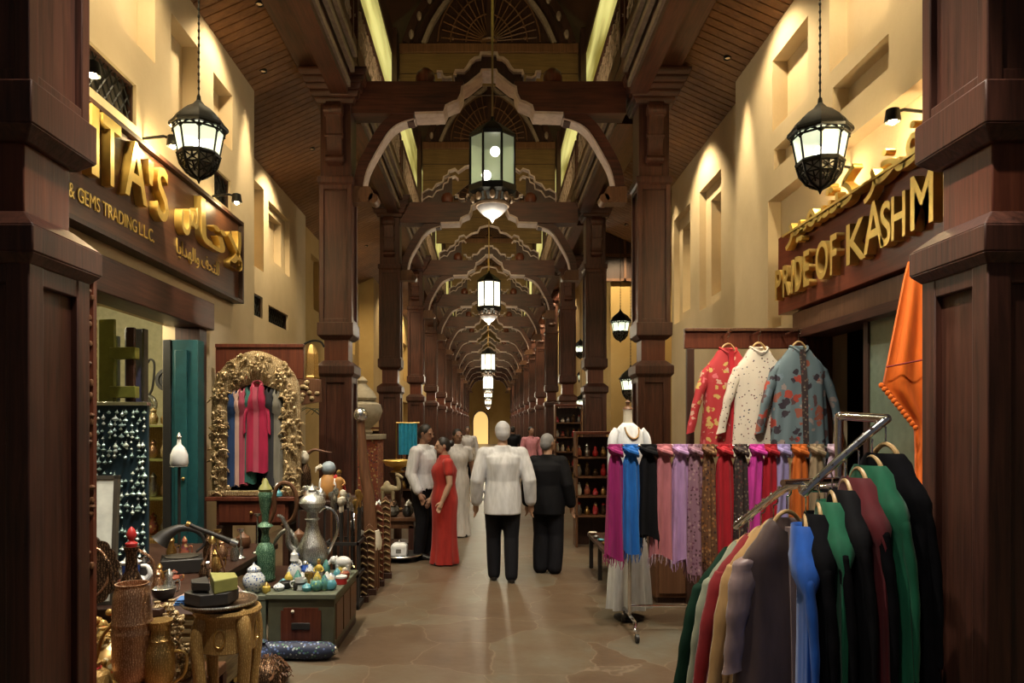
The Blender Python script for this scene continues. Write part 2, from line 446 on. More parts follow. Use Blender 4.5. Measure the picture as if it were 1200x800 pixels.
for s in (-1, 1):
    rf.add([(s*2.0, -1, 9.3), (0, -1, 11.6), (0, YE, 11.6), (s*2.0, YE, 9.3)], [(0,1,2,3)])
    for k in range(14): rf.box(s*1.93-.05, s*1.93+.05, 1+k*4.9-.06, 1+k*4.9+.06, 8.5, 9.3)
struct('ceiling', rf, M['deep_wood'], 'dark pitched timber roof over the middle of the hall', 'ceiling', smooth=False)

# long beams on the pillar lines, with their pale mouldings
SEG = [(3.35, 8.76)]+[(9.2+4.9*k+.44, 9.2+4.9*(k+1)-.44) for k in range(11)]
def long_beam(s, label):
    o = thing('long_beam', label, 'beam', (s*2.04, 0, 6.12), group='long beams on the pillar lines', kind='thing')
    MB().box(-.33, .33, -.5, YE, 0, .6).build('timber', M['dark_wood_y'], o, bev=.02)
    md = MB()
    for dx, dz, w in ((-.36, -.30, .05), (-.41, -.12, .05), (-.44, .06, .05)):
        for y0, y1 in SEG: md.box(min(s*dx, s*(dx+w)), max(s*dx, s*(dx+w)), y0, y1, dz, dz+.08)
    md.build('moulding', M['fret_wood'], o, smooth=False)
    lr = MB()
    for y0, y1 in SEG: lr.box(min(s*-.33, s*-.12), max(s*-.33, s*-.12), y0, y1, -.38, .0)
    lr.build('lower_rail_moulding', M['dark_wood_y'], o, smooth=False)
long_beam(-1, 'long dark timber beam on the pillar line beside the gift shop')
long_beam(1, 'long dark timber beam on the pillar line beside the shawl shop')

# ================================================================== pillars
def make_pillar(label):
    t = thing('carved_pillar', label, 'pillar', (0,0,0), group='dark carved pillars of the hall', kind='thing')
    MB().frustum(0, .22, .25, .25, .25, .25).frustum(.22, .30, .25, .25, .21, .21).build('plinth', M['dark_wood'], t, bev=.012)
    def panelled(mb, z0, z1, h, st):
        mb.box(-h+.03, h-.03, -h+.03, h-.03, z0, z1)
        for a in (-1, 1):
            for b in (-1, 1):
                x0, x1 = sorted((a*h, a*(h-st))); y0, y1 = sorted((b*h, b*(h-st)))
                mb.box(x0, x1, y0, y1, z0, z1)
        for z in (z0, z1-st): mb.box(-h+.004, h-.004, -h+.004, h-.004, z, z+st)
        return mb
    panelled(MB(), .28, 2.34, .205, .09).build('pedestal', M['dark_wood'], t, bev=.006)
    MB().frustum(2.32, 2.36, .205, .205, .24, .24).frustum(2.36, 2.46, .24, .24, .24, .24).frustum(2.46, 2.53, .24, .24, .16, .16).build('pedestal_cap', M['dark_wood'], t, bev=.006)
    MB().box(-.15, .15, -.15, .15, 2.5, 2.82).build('neck', M['red_wood'], t, bev=.006)
    MB().frustum(2.79, 2.84, .17, .17, .225, .225).frustum(2.84, 3.0, .225, .225, .225, .225).build('collar', M['dark_wood'], t, bev=.006)
    panelled(MB(), 2.99, 4.72, .205, .06).build('shaft', M['dark_wood'], t, bev=.006)
    MB().frustum(4.70, 4.74, .19, .19, .225, .225).frustum(4.74, 4.82, .225, .225, .225, .225).build('collar', M['dark_wood'], t, bev=.006)
    MB().box(-.19, .19, -.19, .19, 4.8, 5.76).build('upper_post', M['dark_wood'], t, bev=.008)
    for sg in (-1, 1):
        c = smooth_line([(sg*.19, 4.95), (sg*.27, 5.0), (sg*.26, 5.12), (sg*.30, 5.3), (sg*.33, 5.5), (sg*.36, 5.6), (sg*.33, 5.7), (sg*.19, 5.72)], 4)
        mb = MB().prism([tuple(p) for p in c], -.09, .09, 'yz')
        for z, y, r in ((5.60, .31, .075), (5.02, .24, .05), (5.3, .27, .035)): mb.add(*_cyl_x(sg*y, z, r, .11))
        mb.build('corbel', M['dark_wood'], t)
    cap = MB()
    for i, (z, hx, hy) in enumerate(((5.72, .23, .23), (5.79, .28, .27), (5.87, .32, .30), (5.94, .36, .33), (6.02, .40, .36))):
        cap.frustum(z, z+.05, hx, hy, hx+.02, hy+.02); cap.box(-hx-.02, hx+.02, -hy-.02, hy+.02, z+.05, z+.085)
    cap.build('capital', M['dark_wood_x'], t, bev=.004)
    return t
def _cyl_x(y, z, r, hw, n=14):
    v = []; f = []
    for a in (-hw, hw):
        v += [(a, y+r*math.cos(2*PI*j/n), z+r*math.sin(2*PI*j/n)) for j in range(n)]
    f = [tuple(range(n)), tuple(range(2*n-1, n-1, -1))]+[(j, (j+1) % n, n+(j+1) % n, n+j) for j in range(n)]
    return v, f
LINES = [9.2+4.9*k for k in range(12)]
LPX, RPX = -1.915, 2.06
ORD = ['first','second','third','fourth','fifth','sixth','seventh','eighth','ninth','tenth','eleventh','twelfth']
pil = make_pillar('near dark pillar by the gift shop window, cut by the picture edge')
pil.location = (LPX, 2.89, 0)
dup(pil, (RPX, 2.89, 0), label='near dark pillar with the orange shawl beside it, cut by the picture edge')
for k, y in enumerate(LINES):
    dup(pil, (LPX, y, 0), label='%s dark pillar of the gift shop row, counted from the gilded frame' % ORD[k])
    dup(pil, (RPX, y, 0), label='%s dark pillar of the shawl shop row, counted from the mannequin' % ORD[k])

# ================================================================== cross beams with ogee arches
def px(*pts): return [((x-574.5)/94, EYE+(VY-y)/94) for x, y in pts]
INNER = px((487,131),(521,130),(524,122),(532,118),(538,116),(542,108),(543,100),(549,97),(554,93),(560,88),(565,84),(566,80),(574.5,80))
OUTER = px((534,83),(535,78),(545,78),(549,74),(553,67),(558,63),(564,62),(565,57),(574.5,57))
BZ = 5.63
def loc0(line, z=BZ): return [(x, zz-z) for x, zz in line]
def make_cross_beam(y, label, grand):
    t = thing('cross_beam', label, 'beam', (0, y, BZ), group='cross beams with ogee arches', kind='thing')
    inn, out = loc0(INNER), loc0(OUTER)
    half = [(-1.72, 0), (-.93, 0)]+inn[1:6]+[(-.315, .40), (-1.72, .40)]
    MB().prism(half, -.15, .15).build('timber', M['dark_wood_x'], t)
    MB().prism([(-x, z) for x, z in half], -.15, .15).build('timber', M['dark_wood_x'], t)
    MB().ribbon(inn[:-1]+[(0, inn[-1][1])]+mirror(inn[:-1]), .032, -.165, .165).build('arch_moulding', M['pale_wood'], t, ang=30)
    MB().ribbon(out[:-1]+[(0, out[-1][1])]+mirror(out[:-1]), .04, -.10, .10).build('crest_moulding', M['pale_wood'], t, ang=30)
    lo = [(-.43, .40), (-.33, .40)]+inn[7:]; hi = out[::-1]
    MB().prism(lo+hi+[(-.43, .47)], -.04, .04).build('crest_panel', M['deep_wood'], t)
    MB().prism([(-x, z) for x, z in lo+hi+[(-.43, .47)]], -.04, .04).build('crest_panel', M['deep_wood'], t)
    for s in (-1, 1):
        sc = MB()
        sc.ribbon([(s*.66, .56), (s*.60, .56), (s*.585, .50), (s*.54, .48), (s*.47, .49)], .03, -.08, .08)
        sc.sphere((s*.50, 0, .43), (.06, .06, .03), 10, 6)
        sc.build('scroll', M['pale_wood'], t)
    for s in (-1, 1):
        MB().lathe([(.06, .40), (.11, .43), (.125, .50), (.11, .57), (.06, .615), (.002, .63)], 16, (s*.81, 0, 0)).build('knob', M['red_wood'], t)
        pts = smooth_line([(s*.95, -.02), (s*1.16, -.04), (s*1.32, -.16), (s*1.48, -.42), (s*1.60, -.66), (s*1.65, -.90)], 5)
        b = MB().ribbon([tuple(p) for p in pts], .13, -.10, .10).build('brace', M['dark_wood_x'], t)
        e = MB().ribbon([tuple(p) for p in smooth_line([(s*.93, -.05), (s*1.12, -.11), (s*1.26, -.22), (s*1.41, -.46), (s*1.53, -.69), (s*1.58, -.90)], 5)], .018, -.11, .11).build('edging', M['pale_wood'], b)
        m = MB(); m.add(*_cyl_y(s*1.56, -1.0, .10, .11)); m.add(*_cyl_y(s*1.46, -1.05, .06, .11)); m.box(min(s*1.5, s*1.74), max(s*1.5, s*1.74), -.1, .1, -1.1, -.9)
        m.build('volute', M['brown_wood'], t)
    if grand:
        for dz, th, nm in ((0, .028, 'cusped_crest'), (-.14, .022, 'cusped_crest')):
            q = [(-1.30, .62), (-1.30, .78), (-1.18, .86), (-1.10, .84), (-1.02, .96), (-.90, 1.0), (-.88, 1.10), (-.80, 1.14), (-.78, 1.22), (-.66, 1.26), (-.60, 1.20)]
            q2 = [(-.46, 1.30), (-.30, 1.34), (-.24, 1.46), (0, 1.52)]
            for s in (-1, 1):
                MB().ribbon([(s*x, z-.18+dz) for x, z in (q+q2 if dz == 0 else q)], th, -.07, .07).build(nm, M['pale_wood'], t, ang=30)
        MB().prism([(-1.29, .42), (-1.29, .6), (-1.1, .68), (-.9, .8), (-.72, .98), (-.72, .42)], -.03, .03).build('spandrel', M['deep_wood'], t)
        MB().prism([(1.29, .42), (1.29, .6), (1.1, .68), (.9, .8), (.72, .98), (.72, .42)], -.03, .03).build('spandrel', M['deep_wood'], t)
    return t
def _cyl_y(x, z, r, hw, n=14):
    v = []
    for a in (-hw, hw): v += [(x+r*math.cos(2*PI*j/n), a, z+r*math.sin(2*PI*j/n)) for j in range(n)]
    f = [tuple(range(n)), tuple(range(2*n-1, n-1, -1))]+[(j, (j+1) % n, n+(j+1) % n, n+j) for j in range(n)]
    return v, f
make_cross_beam(9.2, 'first dark cross beam with ogee arch and two knobs, clearest in view', False)
gb = make_cross_beam(LINES[1], 'second cross beam with cusped crest, behind the green glass lantern', True)
for k in range(2, 12):
    dup(gb, (0, LINES[k], BZ), label='%s cross beam with cusped crest counted down the hall' % ORD[k])

# boarded gable screens with fan fretwork above, one over each later beam
def make_gable(y, label):
    t = thing('gable_screen', label, 'screen', (0, y, 7.75), group='gable screens over the cross beams')
    MB().prism([(-1.75, 0), (-.95, 0), (-.2, .62), (.2, .62), (.95, 0), (1.75, 0), (1.75, 1.25), (-1.75, 1.25)], .04, .09).build('plank_panel', M['gable_plank'], t)
    bt = MB()
    for z in (.42, .84): bt.box(-1.75, 1.75, .025, .04, z, z+.012)
    bt.build('groove_line', M['deep_wood'], t, smooth=False)
    MB().box(-1.75, 1.75, -.02, .12, 1.24, 1.42).build('top_rail', M['brown_wood'], t, bev=.01)
    for s in (-1, 1):
        L = smooth_line([(s*1.62, 1.42), (s*1.40, 1.95), (s*1.02, 2.48), (s*.52, 2.88), (s*.05, 3.2)], 5)
        r = MB().ribbon([tuple(p) for p in L], .15, -.06, .1).build('rafter', M['deep_wood'], t)
        for i in range(2, len(L)-2, 3):
            MB().sphere((L[i][0]*.97, -.07, L[i][1]-.03), (.05, .03, .10), 8, 6).build('carved_block', M['fret_wood'], r)
        L = smooth_line([(s*1.28, 1.42), (s*1.06, 1.9), (s*.72, 2.35), (s*.3, 2.68), (s*.02, 2.9)], 5)
        MB().ribbon([tuple(p) for p in L], .08, -.04, .08).build('inner_rafter', M['fret_wood'], t)
    MB().box(-.05, .05, -.05, .08, 1.4, 3.1).build('king_post', M['deep_wood'], t)
    fan = MB(); c = Vector((0, 0, 1.46))
    for i in range(19):
        a = PI*(i+.5)/19
        d = Vector((math.cos(a), 0, math.sin(a)))
        Rm = .98+.25*abs(math.sin(a))**2
        fan.tube([c+d*.14, c+d*Rm*.95], .013, 5)
        if i % 2 == 0: fan.sphere(c+d*Rm*.72, (.035, .02, .035), 6, 4)
    fan.lathe([(.14, -.03), (.16, 0), (.14, .03)], 14, (0, 0, 1.46))
    for R in (.45, .75, 1.0):
        fan.tube([c+Vector((R*math.cos(PI*j/24), 0, R*(1+.2*math.sin(PI*j/24))*math.sin(PI*j/24))) for j in range(25)], .014, 5)
    fan.build('fan_fretwork', M['brown_wood'], t)
    MB().prism([(-1.6, 1.4), (1.6, 1.4), (1.0, 2.45), (.5, 2.86), (0, 3.15), (-.5, 2.86), (-1.0, 2.45)], .10, .13).build('backing_board', M['deep_wood'], t)
    return t
gs = make_gable(LINES[1], 'boarded gable screen with fan fretwork, first one seen over the front beam')
for k in range(2, 9):
    dup(gs, (0, LINES[k], 7.75), label='%s boarded gable screen with fan fretwork counted down the hall' % ORD[k-1])

# fretwork lattice panels, timber walls and glowing bands for uplit plaster above the pillar lines
def make_fret(label):
    t = thing('fretwork_panel', label, 'fretwork', (0,0,0), group='fretwork panels over the pillar lines')
    L, H = 4.7, .92
    mb = MB(); n = 16
    for k in range(-5, n+1):
        for sg in (1, -1):
            y0 = L*k/n if sg == 1 else L*k/n+H
            p = [Vector((0, y0, 0)), Vector((0, y0+sg*H, H))]
            y1 = p[1].y
            lo, hi = 0., 1.
            if y0 < 0: lo = (0-y0)/(y1-y0) if y1 > 0 else 2
            if y1 < 0: hi = min(hi, (y0-0)/(y0-y1)) if y0 > 0 else -1
            if y0 > L: lo = max(lo, (y0-L)/(y0-y1)) if y1 < L else 2
            if y1 > L: hi = min(hi, (L-y0)/(y1-y0)) if y0 < L else -1
            if hi > lo: mb.tube([p[0].lerp(p[1], lo), p[0].lerp(p[1], hi)], .022, 4)
    for k in range(n):
        for z in (H*.25, H*.5, H*.75):
            cy = L*(k+.5+(.5 if z == H*.5 else 0))/n
            if cy < L-.1: mb.tube([(0, cy+.07*math.cos(2*PI*j/8), z+.07*math.sin(2*PI*j/8)) for j in range(8)], .014, 4, True)
    mb.build('lattice', M['fret_wood'], t)
    fr = MB()
    for a in ((0, L, 0, .07), (0, L, H-.07, H), (0, .07, 0, H), (L-.07, L, 0, H)): fr.box(-.04, .04, *a)
    fr.build('frame', M['dark_wood_y'], t, smooth=False)
    return t
f0 = make_fret('pale carved fretwork panel over the gift shop side, in the front bay')
f0.location = (-1.74, 4.4, 6.42)
BAYS = [4.4, 9.35, 14.25, 19.15, 24.05]
for k, y in enumerate(BAYS):
    if k: dup(f0, (-1.74, y, 6.42), label='pale carved fretwork panel on the gift shop side, %s bay down the hall' % ORD[k])
    dup(f0, (1.74, y, 6.42), label='pale carved fretwork panel on the shawl shop side, %s bay down the hall' % ORD[k])
for s, nm in ((-1, 'left'), (1, 'right')):
    mb = MB()
    mb.box(*sorted((s*1.86, s*2.0)), -1, YE, 6.73, 7.45).box(*sorted((s*1.86, s*2.0)), -1, YE, 8.9, 9.4)
    for k in range(14): mb.box(*sorted((s*1.78, s*2.0)), 9.2+4.9*(k-2)-.16, 9.2+4.9*(k-2)+.16, 6.73, 9.4)
    struct('wall_clerestory_'+nm, mb, M['deep_wood'], 'dark timber clerestory wall over the %s shop side' % ('gift' if s < 0 else 'shawl'), 'wall', smooth=False)
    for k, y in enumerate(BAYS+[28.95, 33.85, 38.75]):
        o = MB().box(*sorted((s*1.88, s*1.90)), y, y+4.6, 7.45, 8.9).build('window_%d' % (2+k+(10 if s > 0 else 0)), M['uplit_band'], smooth=False)  # glowing band stands for uplit plaster, no window here
        tag(o, 'glowing yellow band for uplit clerestory plaster on the %s shop side, %s bay' % ('gift' if s < 0 else 'shawl', ORD[k]), 'window', kind='structure')
# ================================================================== goods of the gift shop
engraved('copper_chased', (.34,.18,.10), (.62,.39,.25), .30, .9, 75)
engraved('brass_chased', (.44,.28,.10), (.66,.44,.17), .33, 1, 80)
engraved('gold_lacquer', (.36,.21,.065), (.56,.37,.14), .35, .25, 60)
engraved('silver_chased', (.36,.37,.37), (.76,.78,.78), .28, 1, 80)
engraved('green_enamel', (.03,.10,.06), (.22,.38,.24), .35, .3, 80)
engraved('gilt_carving', (.30,.20,.09), (.68,.55,.34), .40, .45, 60)
engraved('bronze', (.05,.03,.02), (.22,.13,.07), .4, .9, 60)
spots('blue_white', (.62,.66,.68), [(.05,.10,.32), (.10,.18,.42), (.5,.55,.6)], 55, .34, .25)
spots('green_blue_glaze', (.10,.28,.24), [(.35,.5,.2), (.05,.15,.3)], 40, .3, .25)
spots('blue_brocade', (.02,.03,.07), [(.12,.18,.40), (.08,.20,.12), (.4,.45,.5)], 42, .32, .6)
spots('patchwork', (.30,.08,.04), [(.5,.25,.08), (.1,.04,.03), (.6,.45,.2), (.2,.05,.08)], 30, .4, .7)
plain('ivory', (.62,.56,.44), .5); plain('camel_paint', (.46,.38,.22), .6); plain('yellow_paint', (.62,.46,.08), .5)
plain('red_paint', (.42,.02,.02), .45); plain('orange_paint', (.60,.24,.04), .5); plain('blue_glass', (.03,.09,.40), .2)
plain('grey_green', (.12,.135,.095), .55); plain('olive_chest', (.095,.095,.058), .55); plain('lime_box', (.24,.24,.07), .5)
plain('white_canvas', (.86,.88,.78), .7); plain('stone', (.36,.31,.22), .85, bump=.2); plain('blue_cloth', (.06,.16,.40), .8)
plain('turquoise', (.10,.34,.42), .35); plain('black_lacquer', (.02,.018,.017), .5); plain('mauve_leather', (.32,.24,.22), .45)
plain('plaque_dark', (.07,.06,.045), .5); plain('pendant_glass', (.36,.52,.50), .2, .3); plain('pendant_pale', (.55,.66,.62), .25, .3); plain('board_blue', (.010,.035,.055), .6)
wood('striped_wood', (.06,.035,.015), (.34,.25,.12), grain=(2, 2, 26), rough=.45)

def vessel(name, label, cat, loc, prof, mat, n=20, lid=None, handle=None, spout=None, foot=None, neck=None, group=None, scale=None, rotz=0):
    """a turned vessel with its handle, spout, lid"""
    t = thing(name, label, cat, loc, rotz, group, scale=scale)
    MB().lathe(prof, n).build('body', M[mat], t)
    if lid: MB().lathe(lid[0], n).build('lid', M[lid[1]], t)
    if neck: MB().lathe(neck[0], n).build('neck', M[neck[1]], t)
    if foot: MB().lathe(foot[0], n).build('foot', M[foot[1]], t)
    if handle: MB().tube(smooth_line(handle[0], 5), handle[1], 7).build('handle', M[handle[2]], t)
    if spout:
        L = smooth_line(spout[0], 5); r0, r1 = spout[1]
        MB().tube(L, [r0+(r1-r0)*i/(len(L)-1) for i in range(len(L))], 8).build('spout', M[spout[2]], t)
    return t

# ---- low bench, ribbed trunk, copper vase group (nearest goods)
b = thing('display_bench', 'low dark wooden bench carrying the copper vase and gold baubles', 'bench', (-2.0, 3.95, 0))
MB().box(-.55,.42,-.45,.40,.24,.30).build('seat', M['brown_wood'], b, bev=.008)
for x in (-.5,.36):
    for y in (-.4,.34): MB().box(x,x+.06,y,y+.06,0,.24).build('leg', M['dark_wood'], b, bev=.004)

v = vessel('copper_vase', 'tall chased copper urn with ring bands and a side handle, tallest of the near brassware', 'vase', at(155,800,3.75)+Vector((0,0,-.11)),
  [(.10,0),(.115,.01),(.12,.03),(.085,.06),(.075,.09),(.10,.12),(.112,.20),(.113,.33),(.118,.34),(.118,.355),(.112,.365),(.113,.39),(.118,.40),(.112,.415),(.110,.52),(.104,.555),(.092,.585),(.098,.60),(.085,.60),(.08,.56)], 'copper_chased', 28,
  handle=([(-.10,-.02,.40),(-.16,-.04,.33),(-.19,-.05,.22),(-.23,-.06,.08),(-.24,-.06,-.02)], .010, 'brass'))
v.location.z = .30; v.scale = (.86,.86,1.0)
def trinket(mb, c, r):
    k = random.random()
    if k < .5: mb.sphere(c, (r, r*.8, r*.9), 7, 5)
    elif k < .8: mb.lathe([(r*.3,0),(r,.3*r),(r*.5,r),(r*.7,1.4*r)], 7, c)
    else: mb.tube([Vector(c)+Vector((r*math.cos(2*PI*j/8), r*math.sin(2*PI*j/8), r*.3*math.sin(2*PI*j/4))) for j in range(8)], r*.25, 5, True)
def heap(name, label, cat, c, ext, n, r, mat, seed):
    random.seed(seed); mb = MB()
    for i in range(n):
        a, q = random.random()*2*PI, random.random()**.5
        x, y = ext[0]*q*math.cos(a), ext[1]*q*math.sin(a)
        z = ext[2]*(1-q*q)*random.uniform(.5,1)+r*.6
        trinket(mb, (x, y, z), r*random.uniform(.6,1.2))
    mb.sphere((0,0,0), (ext[0]*.9, ext[1]*.9, ext[2]*.6), 14, 6)
    o = mb.build(name, M[mat]); o.location = c
    tag(o, label, cat, kind='stuff'); return o
spots('gold_red', (.40,.24,.07), [(.45,.07,.02), (.62,.45,.16), (.30,.12,.03), (.7,.6,.35)], 30, .45, .35, .4)
heap('bauble_heap', 'heap of small red and gold baubles beside the copper urn', 'trinkets', (-2.13,4.0,.30), (.22,.18,.40), 110, .030, 'gold_red', 3)
heap('ornament_heap', 'heap of small gold ornaments lying behind the brass urn', 'trinkets', (-1.83,4.08,.30), (.16,.14,.42), 90, .024, 'gilt_carving', 4)
p = thing('fabric_pouch', 'yellow patterned cloth pouch under the red and gold baubles', 'pouch', (-2.05,3.72,.30))
MB().lathe([(.03,0),(.085,.02),(.10,.08),(.085,.14),(.04,.17),(.05,.20)], 14).build('bag', M['gold_lacquer'], p)
MB().tube([(.045*math.cos(2*PI*j/10), .045*math.sin(2*PI*j/10), .17) for j in range(10)], .006, 5, True).build('drawstring', M['red_paint'], p)
vessel('brass_urn', 'shorter brass urn with ringed neck standing beside the copper urn', 'urn', (-1.725,3.78,.30),
  [(.06,0),(.07,.02),(.05,.05),(.075,.10),(.085,.18),(.08,.25),(.06,.29),(.062,.30),(.055,.31),(.05,.35),(.068,.40),(.06,.40)], 'brass_chased', 22, handle=([(.08,0,.24),(.14,0,.22),(.13,0,.12),(.07,0,.07)], .008, 'brass'))
vessel('bronze_ewer', 'dark bronze ewer with a red glass stopper behind the copper urn', 'ewer', (-2.06,4.16,.30),
  [(.05,.0),(.06,.02),(.03,.06),(.05,.28),(.085,.40),(.07,.50),(.035,.58),(.03,.68),(.045,.72),(.04,.72)], 'bronze', 20,
  lid=([(.03,.72),(.034,.74),(.014,.755),(.022,.77),(.028,.79),(.018,.82),(.003,.835)], 'red_paint'), handle=([(.06,0,.46),(.13,0,.5),(.12,0,.64),(.04,0,.70)], .009, 'copper_chased'), spout=([(-.06,0,.42),(-.11,0,.52),(-.13,0,.62),(-.16,0,.66)], (.018,.009), 'bronze'))
# white framed panel and scalloped tray leaning in the window corner
c = thing('leaning_canvas', 'white painted panel in a thin dark frame leaning by the pillar', 'panel', (-2.46,4.50,.62), .12)
c.rotation_euler = (-.08, 0, .10)
MB().box(-.16,.10,-.012,.012,0,.76).build('board', M['white_canvas'], c, bev=.004)
fr = MB(); fr.box(.10,.125,-.02,.02,-.02,.78).box(-.16,.125,-.02,.02,.76,.785).box(-.16,.125,-.02,.02,-.02,.0)
fr.build('frame', M['plaque_dark'], c, smooth=False)
tr = thing('scalloped_tray', 'dark round wooden tray with scalloped rim propped before the white panel', 'tray', (-2.46,4.32,.62))
tr.rotation_euler = (PI/2-.12, 0, .2)
pts = [( (.215+.012*abs(math.sin(9*2*PI*j/144)))*math.cos(2*PI*j/144), .215+(.215+.012*abs(math.sin(9*2*PI*j/144)))*math.sin(2*PI*j/144)) for j in range(144)]
MB().prism(pts, -.012, .012, 'xy').build('plate', M['bronze'], tr)
MB().tube([(.17*math.cos(2*PI*j/36), .215+.17*math.sin(2*PI*j/36), .013) for j in range(36)], .008, 5, True).build('inner_ring', M['copper_chased'], tr)
vessel('green_figurine_jar', 'small mint green jar under the scalloped tray', 'jar', (-2.33,4.18,.62), [(.03,0),(.045,.02),(.05,.06),(.03,.10),(.02,.12),(.03,.14)], 'green_enamel', 14)

# ribbed trunk
t = thing('ribbed_trunk', 'ribbed wooden trunk with mauve leather top beside the engraved stool', 'trunk', (-1.83,4.62,0), -.05, scale=(1,.8,.92))
MB().box(-.14,.14,-.20,.30,.05,.60).build('body', M['striped_wood'], t, bev=.01)
lid = smooth_line([(-.16,.60),(-.155,.66),(-.10,.71),(0,.725),(.10,.71),(.155,.66),(.16,.60)], 4)
MB().prism([tuple(q) for q in lid], -.22, .32).build('lid', M['mauve_leather'], t, bev=.006)
rb = MB()
for k in range(9): rb.box(-.145,.145,-.212,-.2,.09+k*.055,.115+k*.055)
rb.build('rib', M['striped_wood'], t, smooth=False)
MB().tube([(-.15,-.22,.05),(-.155,-.22,.40),(-.15,-.22,.60),(-.10,-.23,.69)], .012, 6).build('brass_edge', M['brass'], t)
for x in (-.11,.11):
    for y in (-.17,.27): MB().lathe([(.02,0),(.03,.02),(.03,.05)],10,(x,y,0)).build('foot', M['brass'], t)

# engraved gold stool with thick legs, tray, hexagonal box
st = thing('engraved_stool', 'gold lacquered stool with carved frieze and thick curved legs', 'stool', (-1.455,4.02,0), .08, scale=(.665,.665,1.15))
MB().lathe([(.20,.585),(.265,.59),(.275,.605),(.265,.62),(.0,.622)], 28).build('seat', M['gold_lacquer'], st)
MB().lathe([(.225,.42),(.235,.425),(.235,.57),(.245,.59),(.2,.59)], 28).build('frieze', M['gold_lacquer'], st)
for k in range(4):
    a = PI/4+k*PI/2; ca, sa = math.cos(a), math.sin(a)
    L = smooth_line([(.20*ca,.20*sa,.585),(.255*ca,.255*sa,.53),(.27*ca,.27*sa,.44),(.245*ca,.245*sa,.30),(.225*ca,.225*sa,.12),(.245*ca,.245*sa,.02)], 4)
    n = len(L)-1
    MB().tube(L, [.06 if i < 2 else .062-.022*(i/n) for i in range(n+1)], 12).build('leg', M['gold_lacquer'], st)
    MB().lathe([(.05,0),(.055,.015),(.04,.04)], 12, (.245*ca,.245*sa,0)).build('foot', M['brass_chased'], st)
for k in range(8):
    a = k*PI/4
    fz = MB(); fz.tube([Vector((.238*math.cos(a+q), .238*math.sin(a+q), .50+.045*math.sin(2*PI*j/12))) for j in range(12) for q in (.19*math.cos(2*PI*j/12),)], .006, 5, True)
    fz.build('medallion', M['brass'], st)
ty = thing('round_tray', 'round dark metal tray lying on the engraved gold stool', 'tray', (-1.50,4.02,.716), scale=(.72,.72,1))
MB().lathe([(.0,0),(.24,0),(.27,.012),(.285,.03),(.275,.03),(.24,.014),(0,.012)], 32).build('plate', M['bronze'], ty)
MB().tube([(.28*math.cos(2*PI*j/40), .28*math.sin(2*PI*j/40), .03) for j in range(40)], .006, 5, True).build('rim', M['silver_chased'], ty)
hx = thing('hexagonal_box', 'black and lime green hexagonal box lying on the round tray', 'box', (-1.535,4.0,.730), .45, scale=.92)
MB().lathe([(.13,0),(.155,.02),(.155,.085),(.0,.086)], 6).build('body', M['black_lacquer'], hx, smooth=False, bev=.004)
MB().prism([(.0,-.14),(.14,-.07),(.14,.07),(.0,.14)], .085, .165, 'xy').build('lid', M['lime_box'], hx, smooth=False, bev=.006)
MB().prism([(-.115,-.05),(-.02,-.11),(-.02,.11),(-.115,.05)], .10, .15, 'xy').build('lid', M['black_lacquer'], hx, smooth=False, bev=.006)
bc = thing('folded_cloth', 'folded bright blue cloth tucked beside the hexagonal box', 'cloth', (-1.665,4.0,.732), .2)
for k in range(3):
    mb = MB(); mb.box(-.07+.008*k,.07-.006*k,-.05,.05,.012*k,.012*k+.011)
    mb.build('fold', M['blue_cloth'], bc, bev=.005)
vessel('dark_bowl', 'small dark bowl with a pale ring by the near edge of the dark display table', 'bowl', (-2.08,4.62,.605), [(.03,0),(.06,.02),(.075,.07),(.07,.075),(.05,.03),(.0,.02)], 'black_lacquer', 18, lid=([(.07,.07),(.078,.076),(.07,.08)], 'silver'), foot=([(.028,-.005),(.033,0),(.028,.008)], 'bronze'))

# ---- dark display table in the shop window with telescope, helmet, candle stands
dt = thing('display_table', 'long dark display table in the gift shop window', 'table', (-2.62,5.65,0))
MB().box(-.68,.62,-1.25,1.2,.55,.60).build('tabletop', M['deep_wood'], dt, bev=.008)
MB().box(-.6,.56,-1.15,1.1,.47,.55).build('apron', M['deep_wood'], dt, bev=.005)
for x in (-.58,.50):
    for y in (-1.15,1.04): MB().box(x,x+.07,y,y+.07,0,.5).build('leg', M['deep_wood'], dt, bev=.004)
ts = thing('telescope', 'small black and brass telescope on a tripod in the window', 'telescope', (-2.05,5.35,.60), .3)
for k in range(3):
    a = k*2*PI/3+.4; MB().tube([(0,0,.26),(.06*math.cos(a),.06*math.sin(a),.13),(.10*math.cos(a),.10*math.sin(a),.0)], .008, 6).build('leg', M['copper_chased'], ts)
MB().lathe([(.018,.24),(.03,.26),(.022,.29),(.012,.30)], 12).build('head', M['brass'], ts)
MB().tube([(-.16,0,.39),(-.10,0,.36),(.02,0,.305),(.13,0,.25),(.17,0,.23)], [.016,.016,.018,.024,.026], 12).build('tube', M['black_lacquer'], ts)
MB().tube([(.125,0,.252),(.175,0,.228)], .030, 12).build('hood', M['silver'], ts)
MB().tube([(-.18,0,.40),(-.155,0,.388)], .021, 12).build('eyepiece', M['brass'], ts)
gr = thing('gramophone', 'black gramophone with a curved horn behind the telescope', 'gramophone', (-2.36,5.55,.60), .4)
MB().box(-.15,.15,-.14,.14,0,.11).build('case', M['black_lacquer'], gr, bev=.01)
MB().lathe([(.12,.11),(.125,.118),(.0,.12)], 24).build('turntable', M['plaque_dark'], gr)
L = smooth_line([(.10,0,.14),(.16,0,.20),(.12,0,.29),(0,0,.33),(-.10,0,.29),(-.16,0,.23)], 5); n = len(L)-1
MB().tube(L, [.010+.065*(i/n)**2.4 for i in range(n+1)], 16).build('horn', M['black_lacquer'], gr)
